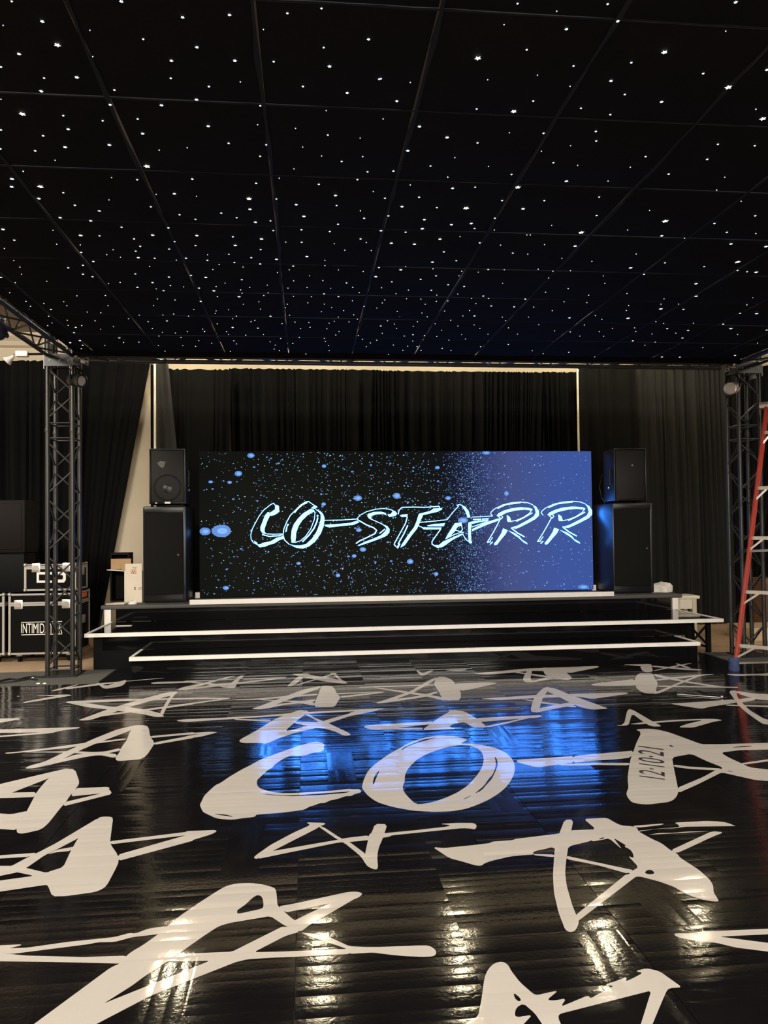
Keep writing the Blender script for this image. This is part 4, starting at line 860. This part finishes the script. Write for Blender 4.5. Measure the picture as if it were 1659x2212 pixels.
# ------------------------------------------------------------------ drapes and their poles
CY = 11.48
def drape(label, top, bot, z1, z0, y=CY, fold=.055, pitch=.13, seed=1, mat='drape', nz=14, gather=0.0, group=None):
    """pleated cloth between x limits at the top and at the bottom"""
    z1 = EYE + (z1-EYE)*y/CY
    top = tuple(q*y/CY for q in top); bot = tuple(q*y/CY for q in bot)
    r = random.Random(seed); n = max(30, int((top[1]-top[0])/.011)); wd = (top[1]-top[0])/n
    ph = []; amp = []; a_ = r.uniform(0, 6); fw = pitch; fa = fold; target = fold
    for i in range(n+1):
        if i == 0 or a_ >= nxt:
            fw = pitch*r.choice((.35, .5, .7, .9, 1.3, 1.9)); target = fold*min(1.25, (.25 + .75*fw/pitch))*r.uniform(.45, 1.1); nxt = a_ + 2*math.pi
        a_ += 2*math.pi*wd/fw; fa += (target-fa)*min(1, 3*wd/fw); ph.append(a_); amp.append(fa)
    v = []; f = []
    for k in range(nz+1):
        t = k/nz; z = z1 + (z0-z1)*t
        xa = top[0]+(bot[0]-top[0])*t; xb = top[1]+(bot[1]-top[1])*t
        for i in range(n+1):
            u = i/n
            d = amp[i]*(.45+.55*min(1, t*3+.15))*math.sin(ph[i] + .5*math.sin(t*2+i*.05))
            v.append((xa+(xb-xa)*u, y + d, z + (.012*math.sin(ph[i]) if k == 0 else 0)))
    for k in range(nz):
        for i in range(n): q = k*(n+1)+i; f.append((q, q+1, q+n+2, q+n+1))
    m_ = len(v)
    v += [(p[0], p[1]+.006, p[2]) for p in v]
    f += [(q[3]+m_, q[2]+m_, q[1]+m_, q[0]+m_) for q in f]
    per = [i for i in range(n+1)] + [k*(n+1)+n for k in range(1, nz+1)] + [nz*(n+1)+i for i in range(n-1, -1, -1)] + [k*(n+1) for k in range(nz-1, 0, -1)]
    f += [(per[i], per[(i+1) % len(per)], per[(i+1) % len(per)]+m_, per[i]+m_) for i in range(len(per))]
    o = MB().add(v, f).build('drape', MT[mat], None, True)
    return tag(o, label, 'curtain', group)
px = lambda x, y, Y=CY: ony(x, y, Y).x
ZT = lambda x, y, Y=CY: ony(x, y, Y).z
ztop = ZT(800, 799)
drape('black drape at the far left edge above the flight cases', (px(-260, 780), px(150, 780)), (px(-260, 1300), px(150, 1300)), ZT(50, 779), GZ+.01, fold=.05, pitch=.16, seed=2)
drape('black drape right of the left truss tower, pulled back over the cream wall', (px(152, 790), px(327, 790)), (px(150, 1300), px(212, 1300)), ztop+.16, GZ+.01, y=11.88, fold=.035, seed=3, pitch=.18)
drape('narrow black drape strip left of the cream pole', (px(325, 790), px(336, 790)), (px(326, 1300), px(342, 1300)), ztop+.05, GZ+.01, y=CY+.03, fold=.01, seed=4, pitch=.05)
drape('bunched drape with lit sheen put into its colour, just right of the left cream pole', (px(334, 790), px(364, 790)), (px(343, 1300), px(425, 1300)), ztop+.06, GZ+.01, y=CY-.13, fold=.05, pitch=.09, seed=5, mat='drape_sheen')
drape('smooth black drape above the left end of the screen', (px(352, 796), px(500, 796)), (px(360, 1300), px(486, 1300)), ZT(430, 798), GZ+.01, fold=.035, seed=6, pitch=.17)
drape('pleated black drape above the lettering C O', (px(494, 798), px(820, 798)), (px(510, 1300), px(812, 1300)), ztop, GZ+.01, y=CY+.20, fold=.075, seed=8, pitch=.10, mat='drape')
drape('pleated black drape above the lettering S T A', (px(815, 800), px(1176, 800)), (px(822, 1300), px(1164, 1300)), ztop-.01, GZ+.01, fold=.075, seed=9, pitch=.10)
drape('pleated black drape above the right end of the screen', (px(1170, 802), px(1249, 802)), (px(1184, 1300), px(1260, 1300)), ztop-.005, GZ+.01, y=CY+.20, fold=.05, seed=10, pitch=.07)
drape('black drape right of the screen behind the right loudspeaker', (px(1249, 804), px(1374, 804)), (px(1256, 1300), px(1390, 1300)), ztop+.12, GZ+.01, y=CY-.13, fold=.04, seed=11, pitch=.2)
drape('black drape with lamp light put into its colour between the right loudspeaker and truss tower', (px(1370, 804), px(1580, 804)), (px(1380, 1300), px(1600, 1300)), ztop+.14, GZ+.01, y=CY+.06, fold=.07, seed=12, pitch=.16, mat='drape_lit')
drape('black drape at the right frame edge behind the red ladder', (px(1580, 804), px(1900, 804)), (px(1596, 1300), px(1655, 1300)), ztop+.14, GZ+.01, y=CY-.1, fold=.05, seed=13, pitch=.16)
def pole(label, x, y, z1, w=.028):
    t = thing('drape_pole', label, 'pole', (x, y, GZ))
    rod('upright', (x, y, GZ+.01), (x, y, z1), w/2, MT['pole'], t, 12)
    MB().box((x-.16, y-.05, GZ), (x+.16, y+.05, GZ+.012), None, .003).build('base_plate', MT['matte_black'], t)
    MB().lathe([(w/2+.006, 0), (w/2+.008, .03), (w/2+.002, .04)], frame((x, y, z1-.04), (0, 0, 1)), 12).build('collar', MT['silver'], t, True)
pole('cream drape pole left of the screen', px(334.5, 880, CY-.27), CY-.27, ztop+.12, .034)
pole('cream drape pole right of the screen', px(1248.5, 880, CY-.25), CY-.25, ztop-.01, .032)

# ------------------------------------------------------------------ recessed lamps over the drapes
for k, x in enumerate((398, 692, 988, 1300, 1512)):
    p = onz(x, 2040); d = (p-EYEP).normalized(); d.z = -d.z
    q = p + d*((CEIL-.02)/d.z)
    yy = min(q.y, 10.78)
    t = thing('ceiling_lamp', 'round ceiling lamp over the drapes, ' + ('leftmost', 'second from left', 'middle one', 'second from right', 'rightmost')[k] + ' of five', 'lamp', (q.x, yy, CEIL), 'ceiling lamps over the drapes')
    MB().lathe([(.062, 0), (.095, -.002), (.098, -.012), (.07, -.02), (.062, -.015)], frame((q.x, yy, CEIL), (0, 0, 1)), 24).build('trim_ring', MT['white'], t, True)
    MB().lathe([(.062, -.012), (.058, -.035), (.036, -.055), (.004, -.062)], frame((q.x, yy, CEIL), (0, 0, 1)), 20).build('bulb', MT['lamp'], t, True)

# ------------------------------------------------------------------ flight cases at the left
def flight_case(label, x0, x1, y0, y1, z0, z1, lid, casters, latch_x, stack=None):
    t = thing('flight_case', label, 'case', ((x0+x1)/2, (y0+y1)/2, z0))
    zb = z0 + (.10 if casters else 0)
    bx((x0+.008, y0+.008, zb+.004), (x1-.008, y1-.008, z1-lid-.004)).build('body', MT['caseblack'], t)
    bx((x0+.008, y0+.008, z1-lid+.004), (x1-.008, y1-.008, z1-.003)).build('lid', MT['caseblack'], t)
    e = .026
    for x in (x0, x1-e):
        for y in (y0, y1-e): bx((x, y, zb), (x+e, y+e, z1)).build('corner_extrusion', MT['casetrim'], t)
    for z in (zb, z1-e, z1-lid-e*.9, z1-lid+.001):
        for y in (y0, y1-.006): bx((x0+e, y, z), (x1-e, y+.006, z+e*.85)).build('edge_extrusion', MT['casetrim'], t)
        for x in (x0, x1-.006): bx((x, y0+e, z), (x+.006, y1-e, z+e*.85)).build('edge_extrusion', MT['casetrim'], t)
    for x in (x0+.012, x1-.012):
        for z in (zb+.012, z1-.012): MB().lathe([(.024, -.01), (.022, .006), (.012, .016), (.002, .02)], frame((x, y0+.002, z), (0, -1, 0)), 12).build('ball_corner', MT['silver'], t, True)
    for lx in latch_x:
        la = MB().box((lx-.05, y0-.008, z1-lid-.06), (lx+.05, y0+.004, z1-lid+.05), None, .006).build('latch', MT['silver'], t, True)
        bx((lx-.028, y0-.014, z1-lid-.035), (lx+.028, y0-.006, z1-lid+.02)).build('latch_key', MT['casetrim'], la)
    hy, hz = (y0+y1)/2, (zb+z1-lid)/2 + .08
    MB().box((x1-.004, hy-.09, hz-.05), (x1+.006, hy+.09, hz+.05), None, .004).build('handle_dish', MT['casetrim'], t, True)
    if casters:
        for x in (x0+.10, x1-.10):
            for y in (y0+.10, y1-.10):
                cpl = bx((x-.03, y-.03, z0+.07), (x+.03, y+.03, zb)).build('caster', MT['casetrim'], t)
                MB().lathe([(.03, -.018), (.042, -.014), (.042, .014), (.03, .018)], frame((x, y, z0+.042), (1, 0, 0)), 16).build('wheel', MT['matte_black'], cpl, True)
    return t
FY = 9.55
fz = lambda x, y, Y=FY: ony(x, y, Y)
a, b = fz(18, 1340), fz(163, 1340)
cz1 = fz(90, 1281).z
big = flight_case('large black flight case on casters behind the left truss tower', a.x, b.x, FY, FY+.62, GZ, cz1, .13, True, (fz(40, 1300).x, fz(143, 1300).x))
def case_text(u, v):
    p = fz(45.5+89*u, 1368-21.5*v); return Vector((p.x, FY-.001+.0, p.z))
text_mesh('INTIMIDATOR', lambda u, v: case_text(u, v) + Vector((0, .003, 0)), 'lettering', MT['paper'], big)
for z in (1344.5, 1371.5):
    p, q = fz(46, z), fz(134, z-.6); bx((p.x, FY+.001, p.z-.004), (q.x, FY+.009, p.z+.004)).build('lettering_rule', MT['paper'], big)
p = fz(190, 1281)
bx((b.x-.002, FY+.15, cz1-.085), (b.x+.004, FY+.47, cz1-.03)).build('orange_label', MT['orange'], big)
UY = FY+.02
a2, b2_ = ony(52, 1240, UY), ony(164, 1240, UY)
small = flight_case('small black flight case lying on the large case', a2.x, b2_.x, UY, UY+.5, cz1+.025, ony(100, 1218, UY).z, .04, False, (ony(78, 1230, UY).x, ony(144, 1230, UY).x))
def ublock(pts, name='logo'):
    P = [Vector((ony(x, y, UY).x, UY+.007, ony(x, y, UY).z)) for x, y in pts]
    MB().prism(P, (0, -.005, 0)).build(name, MT['paper'], small)
ublock([(79, 1236), (112, 1236), (112, 1241), (84, 1241), (84, 1254), (112, 1254), (112, 1259), (79, 1259)])
ublock([(124, 1235.5), (138, 1235.5), (142, 1240), (142, 1253), (138, 1258.5), (124, 1258.5), (124, 1252), (134, 1252), (136, 1250), (136, 1244), (134, 1242), (124, 1242)])
c0 = fz(8, 1340)
left_case = flight_case('black flight case at the left frame edge with a dark cabinet on it', c0.x-.85, c0.x, FY+.02, FY+.62, GZ, cz1-.0, .13, True, (c0.x-.12,))
d1 = ony(55, 1130, FY+.1)
t = thing('loudspeaker', 'dark brown cabinet standing on the leftmost flight case', 'speaker', (d1.x-.4, FY+.3, cz1))
zt, zm = ony(55, 1080, FY+.1).z, ony(55, 1194, FY+.1).z
MB().box((c0.x-.80, FY+.12, cz1+.002), (d1.x-.02, FY+.52, zm), None, .012).build('lower_cabinet', MT['matte_black'], t, True)
MB().box((c0.x-.80, FY+.08, zm), (d1.x, FY+.55, zt), None, .012).build('upper_cabinet', MT['dark'], t, True)
MB().box((c0.x-.76, FY+.072, zm+.04), (d1.x-.04, FY+.085, zt-.04), None, .005).build('grille', MT['dark'], t, True)

# ------------------------------------------------------------------ things on the left end of the deck
BY = 10.25
bp = lambda x, y, Y=BY: ony(x, y, Y)
# dark open case standing on end
t = thing('open_carton', 'tall black open carton standing left of the white carton on the deck', 'box', (bp(258, 1298).x, BY+.25, DZT))
x0, x1 = bp(238, 1250, BY+.2).x, bp(279, 1250, BY+.2).x; z1 = bp(260, 1194, BY+.2).z
bx((x0, BY+.42, DZT), (x1, BY+.44, z1)).build('back_panel', MT['dark'], t)
for xa in (x0, x1-.02): bx((xa, BY+.2, DZT), (xa+.02, BY+.42, z1)).build('side_panel', MT['matte_black'], t)
bx((x0+.02, BY+.2, z1-.03), (x1-.02, BY+.42, z1)).build('top_panel', MT['dark'], t)
bx((x0+.02, BY+.2, DZT), (x1-.02, BY+.42, DZT+.02)).build('bottom_panel', MT['matte_black'], t)
cx0, cx1 = bp(268.5, 1260).x, bp(312, 1260).x; cz = bp(285, 1217.5).z
t = thing('carton', 'white carton with a red framed symbol beside the left subwoofer', 'box', ((cx0+cx1)/2, BY+.15, DZT))
bx((cx0, BY-.0, DZT), (cx1-.03, BY+.19, cz-.10)).build('body', MT['carton'], t)
bx((cx0+.012, BY-.004, cz-.10), (cx1-.03, BY+.004, cz)).build('front_flap', MT['carton'], t)
MB().prism([(cx0, BY+.0, cz-.1), (cx0-.05, BY-.0, cz-.095), (cx0-.22, BY-.02, cz-.08), (cx0-.22, BY+.17, cz-.08), (cx0, BY+.19, cz-.1)], (0, 0, .006)).build('side_flap', MT['paper'], t)
bx((cx0-.035, BY+.005, cz-.098), (cx0+.012, BY+.012, cz+.01)).build('inner_flap', MT['card'], t)
bx((cx0-.21, BY+.165, cz-.075), (cx0+.05, BY+.172, cz+.06)).build('back_flap', MT['card'], t)
def mark(pts, mat, nm, dy=.005):
    P = [Vector((bp(x, y).x, BY-dy, bp(x, y).z)) for x, y in pts]; MB().prism(P, (0, .0012, 0)).build(nm, mat, t)
for q in ([(283, 1230), (294, 1230), (294, 1231), (283, 1231)], [(283, 1238.4), (294, 1238.4), (294, 1239.4), (283, 1239.4)], [(283, 1230), (284, 1230), (284, 1239.4), (283, 1239.4)], [(293, 1230), (294, 1230), (294, 1239.4), (293, 1239.4)]): mark(q, MT['orange'], 'symbol_frame')
mark([(286.5, 1231.5), (287.8, 1231.5), (287, 1235.5), (285.2, 1236)], MT['ink'], 'symbol'); mark([(290, 1231.5), (291.2, 1231.5), (292, 1236), (290.4, 1235.5)], MT['ink'], 'symbol'); mark([(287.4, 1236), (289.8, 1236), (289.2, 1238), (288, 1238)], MT['ink'], 'symbol')
mark([(285, 1224.5), (296, 1225.2), (296, 1225.9), (285, 1225.2)], MT['ink'], 'print_line'); mark([(287, 1226.6), (294, 1227), (294, 1227.7), (287, 1227.3)], MT['ink'], 'print_line')
mark([(290.6, 1268), (292.8, 1268), (292.2, 1275), (291.2, 1275)], MT['ink'], 'symbol'); mark([(300, 1269), (306, 1269.4), (306, 1270), (300, 1269.6)], MT['ink'], 'print_line'); mark([(298, 1272), (306, 1272.4), (306, 1273), (298, 1272.6)], MT['ink'], 'print_line')
def crumple(name, label, cat, c, size, mat, seed, n=3):
    r = random.Random(seed); bm = bmesh.new(); bmesh.ops.create_icosphere(bm, subdivisions=n, radius=1)
    for v in bm.verts:
        q = v.co.normalized(); k = .80 + .13*math.sin(q.x*4+seed) * math.cos(q.y*5-seed) + .07*math.sin(q.z*6+q.x*5) + r.uniform(-.02, .02)
        z = max(q.z*k, -.0)
        v.co = Vector((q.x*k*size[0], q.y*k*size[1], z*size[2]))
    mb = MB(); bm.verts.index_update(); mb.add([v.co + Vector(c) for v in bm.verts], [tuple(v.index for v in f.verts) for f in bm.faces]); bm.free()
    return tag(mb.build(name, mat, None, True), label, cat)
q = bp(286, 1297, 10.0)
crumple('paper_scrap', 'crumpled white paper scrap in front of the white carton', 'paper', (q.x, 10.02, DZT), (.07, .05, .06), MT['paper'], 3, 2)
q = bp(255, 1297, 10.1)
tag(MB().prism([(q.x-.13, 10.0, DZT+.001), (q.x+.10, 10.0, DZT+.001), (q.x+.13, 10.2, DZT+.001), (q.x-.05, 10.22, DZT+.001)], (0, 0, .012)).build('cardboard_sheet', MT['carton']), 'flat cream cardboard sheet lying before the black carton', 'cardboard')
q = ony(1432, 1278, 10.25)
crumple('cloth', 'crumpled white cloth on the right end of the deck', 'cloth', (q.x, 10.3, DZT), (.19, .15, .17), MT['paper'], 8)
q = onz(268, 1352, .398)
tag(MB().box((q.x-.09, q.y-.03, .3985), (q.x+.09, q.y+.03, .4045), None, .002).build('white_strip', MT['white_edge']), 'short white strip lying on the upper step at the left', 'strip')

# stool right of the deck
q = ony(1480, 1312, 10.3)
t = thing('stool', 'cream step stool behind the right end of the upper step', 'stool', (q.x+.05, 10.4, GZ))
MB().box((q.x-.16, 10.25, .50), (q.x+.20, 10.6, .545), None, .012).build('seat', MT['pole'], t, True)
for lx in (q.x-.12, q.x+.12):
    for ly in (10.29, 10.55): bx((lx-.03, ly-.03, GZ), (lx+.03, ly+.03, .50)).build('leg', MT['trim'], t)
bx((q.x-.10, 10.27, .36), (q.x+.12, 10.285, .50)).build('apron', MT['pole'], t)

# ------------------------------------------------------------------ red ladder
A1 = onz(1586, 1449); A1.z = 0
bd = Vector((.68, -.733, 0)); pd = Vector((.733, .68, 0))
lad = thing('step_ladder', 'red fibreglass step ladder with aluminium bars, boots in blue covers, at the right edge', 'ladder', A1)
topz = 2.86
def LQ(s, side, z):
    """point on a ladder rail: s 0..1 across, side 0 rear frame 1 step frame"""
    k = z/topz; w0, w1 = .80, .30
    wd = w0 + (w1-w0)*k
    c0_ = A1 + bd*(.40) + pd*((.50*k) if side == 0 else (.86 - .28*k))
    c0_ = c0_ + bd*(.36*(1-k) if side else 0)
    return c0_ + bd*((s-.5)*wd) + Vector((0, 0, z))
def rail(s, side):
    a_, b2 = LQ(s, side, .02), LQ(s, side, topz-.03); d = (b2-a_).normalized()
    u = (bd - d*bd.dot(d)).normalized(); n_ = d.cross(u)
    for (o0, o1, q0, q1) in ((-.008, .008, -.04, .04), (-.008, .022, -.04, -.030), (-.008, .022, .030, .04)):
        v = []
        for p in (a_, b2):
            for (i, j) in ((o0, q0), (o1, q0), (o1, q1), (o0, q1)): v.append(p + u*(i*(1 if s < .5 else -1)) + n_*j)
        yield v
for side in (0, 1):
    for s in (0, 1):
        mb = MB()
        for v in rail(s, side): mb.add(v, [(0,3,2,1),(4,5,6,7),(0,1,5,4),(1,2,6,5),(2,3,7,6),(3,0,4,7)])
        mb.build('rail', MT['red'], lad)
def bar(p, q, w, h, name, mat):
    d = (q-p).normalized(); n_ = Vector((-d.y, d.x, 0)).normalized(); up = d.cross(n_); up = up if up.z > 0 else -up
    v = [e + n_*i + up*j for e in (p, q) for (i, j) in ((-w, -h), (w, -h), (w, h), (-w, h))]
    MB().add(v, [(0,3,2,1),(4,5,6,7),(0,1,5,4),(1,2,6,5),(2,3,7,6),(3,0,4,7)]).build(name, mat, lad)
for py in (1403, 1285, 1165, 1052, 925):
    z = 1.5 + (1141-py)/F*7.75
    z = max(.15, z)
    bar(LQ(0, 0, z), LQ(1, 0, z), .012, .018, 'cross_bar', MT['silver'])
    for s0, s1 in ((0, .22), (1, .78)): bar(LQ(s0, 0, z-.13), LQ(s1, 0, z-.015), .008, .010, 'knee_brace', MT['silver'])
for k in range(1, 9):
    z = k*.305
    bar(LQ(0, 1, z), LQ(1, 1, z), .038, .012, 'step', MT['silver'])
tc_ = (LQ(0, 0, topz) + LQ(1, 1, topz))/2
mm = Matrix.Translation((tc_.x, tc_.y, 0)) @ Matrix.Rotation(math.atan2(bd.y, bd.x), 4, 'Z')
MB().box((-.22, -.09, topz-.07), (.22, .09, topz+.0), mm, .012).build('top_cap', MT['silver'], lad, True)
for side in (0, 1):
    for s in (0, 1):
        p = LQ(s, side, .0)
        MB().lathe([(.050, .0), (.056, .02), (.05, .08), (.056, .12), (.046, .14)], frame((p.x, p.y, 0), (0, 0, 1)), 14).build('boot', MT['blue'], lad, True)
bar(LQ(0, 0, 1.25), LQ(0, 1, 1.25), .006, .012, 'spreader', MT['silver']); bar(LQ(1, 0, 1.25), LQ(1, 1, 1.25), .006, .012, 'spreader', MT['silver'])

# ------------------------------------------------------------------ small things at the right behind the tower
q = ony(1638, 1380, 9.7)
tag(bx((q.x-.10, 9.7, GZ), (q.x+.6, 10.3, ony(1638, 1357, 9.7).z), .006).build('plywood_box', MT['ply']), 'pale plywood box on the floor behind the right truss tower', 'box')
q2 = ony(1654, 1300, 10.9)
t = thing('cupboard', 'brown wooden cupboard at the right edge behind the truss tower', 'cupboard', (q2.x+.5, 11.1, GZ))
bx((q2.x, 10.9, GZ+.06), (q2.x+1.0, 11.3, ony(1654, 1250, 10.9).z), .006).build('body', MT['wood'], t)
bx((q2.x+.02, 10.885, GZ+.1), (q2.x+.48, 10.9, ony(1654, 1262, 10.9).z)).build('door', MT['wood'], t)
bx((q2.x+.04, 10.95, GZ), (q2.x+.96, 11.25, GZ+.06)).build('plinth', MT['matte_black'], t)
# thin metal rod lying on the dance floor
a, b = onz(1463, 1501), onz(1557, 1508)
t = thing('thin_rod', 'thin pale metal rod lying on the floor left of the ladder', 'rod', ((a+b)/2 + Vector((0, 0, .005))))
rod('shaft', a + Vector((0, 0, .006)), b + Vector((0, 0, .006)), .005, MT['silver'], t)
MB().lathe([(.006, 0), (.012, .006), (.012, .016), (.006, .02)], frame(b + Vector((0, 0, .012)), b-a), 10).build('knob', MT['silver'], t, True)
# cables and scraps on the left mat
pts = [onz(x, y, .008) for x, y in ((-40, 1478), (0, 1471), (22, 1466), (40, 1468), (60, 1463), (75, 1461), (92, 1462))]
tag(MB().path(pts, .011).build('cable', MT['cable']), 'black cable lying along the front of the left mat', 'cable')
pts = [onz(x, y, .008) for x, y in ((0, 1475), (30, 1472), (55, 1468), (66, 1466), (80, 1468))]
tag(MB().path(pts, .008).build('cable', MT['cable']), 'thinner black cable in front of the long cable on the left mat', 'cable')
for k, (x, y, s_) in enumerate(((66, 1464, .05), (82, 1477, .03), (96, 1477, .028))):
    p = onz(x, y, -.004)
    crumple('paper_scrap', ('crumpled white scrap beside the cable by the left truss', 'small white scrap on the front edge of the left mat', 'tiny white scrap right of the other on the mat edge')[k], 'paper', (p.x, p.y, -.004), (s_, s_*.6, s_*.5), MT['paper'], 11+k, 1)
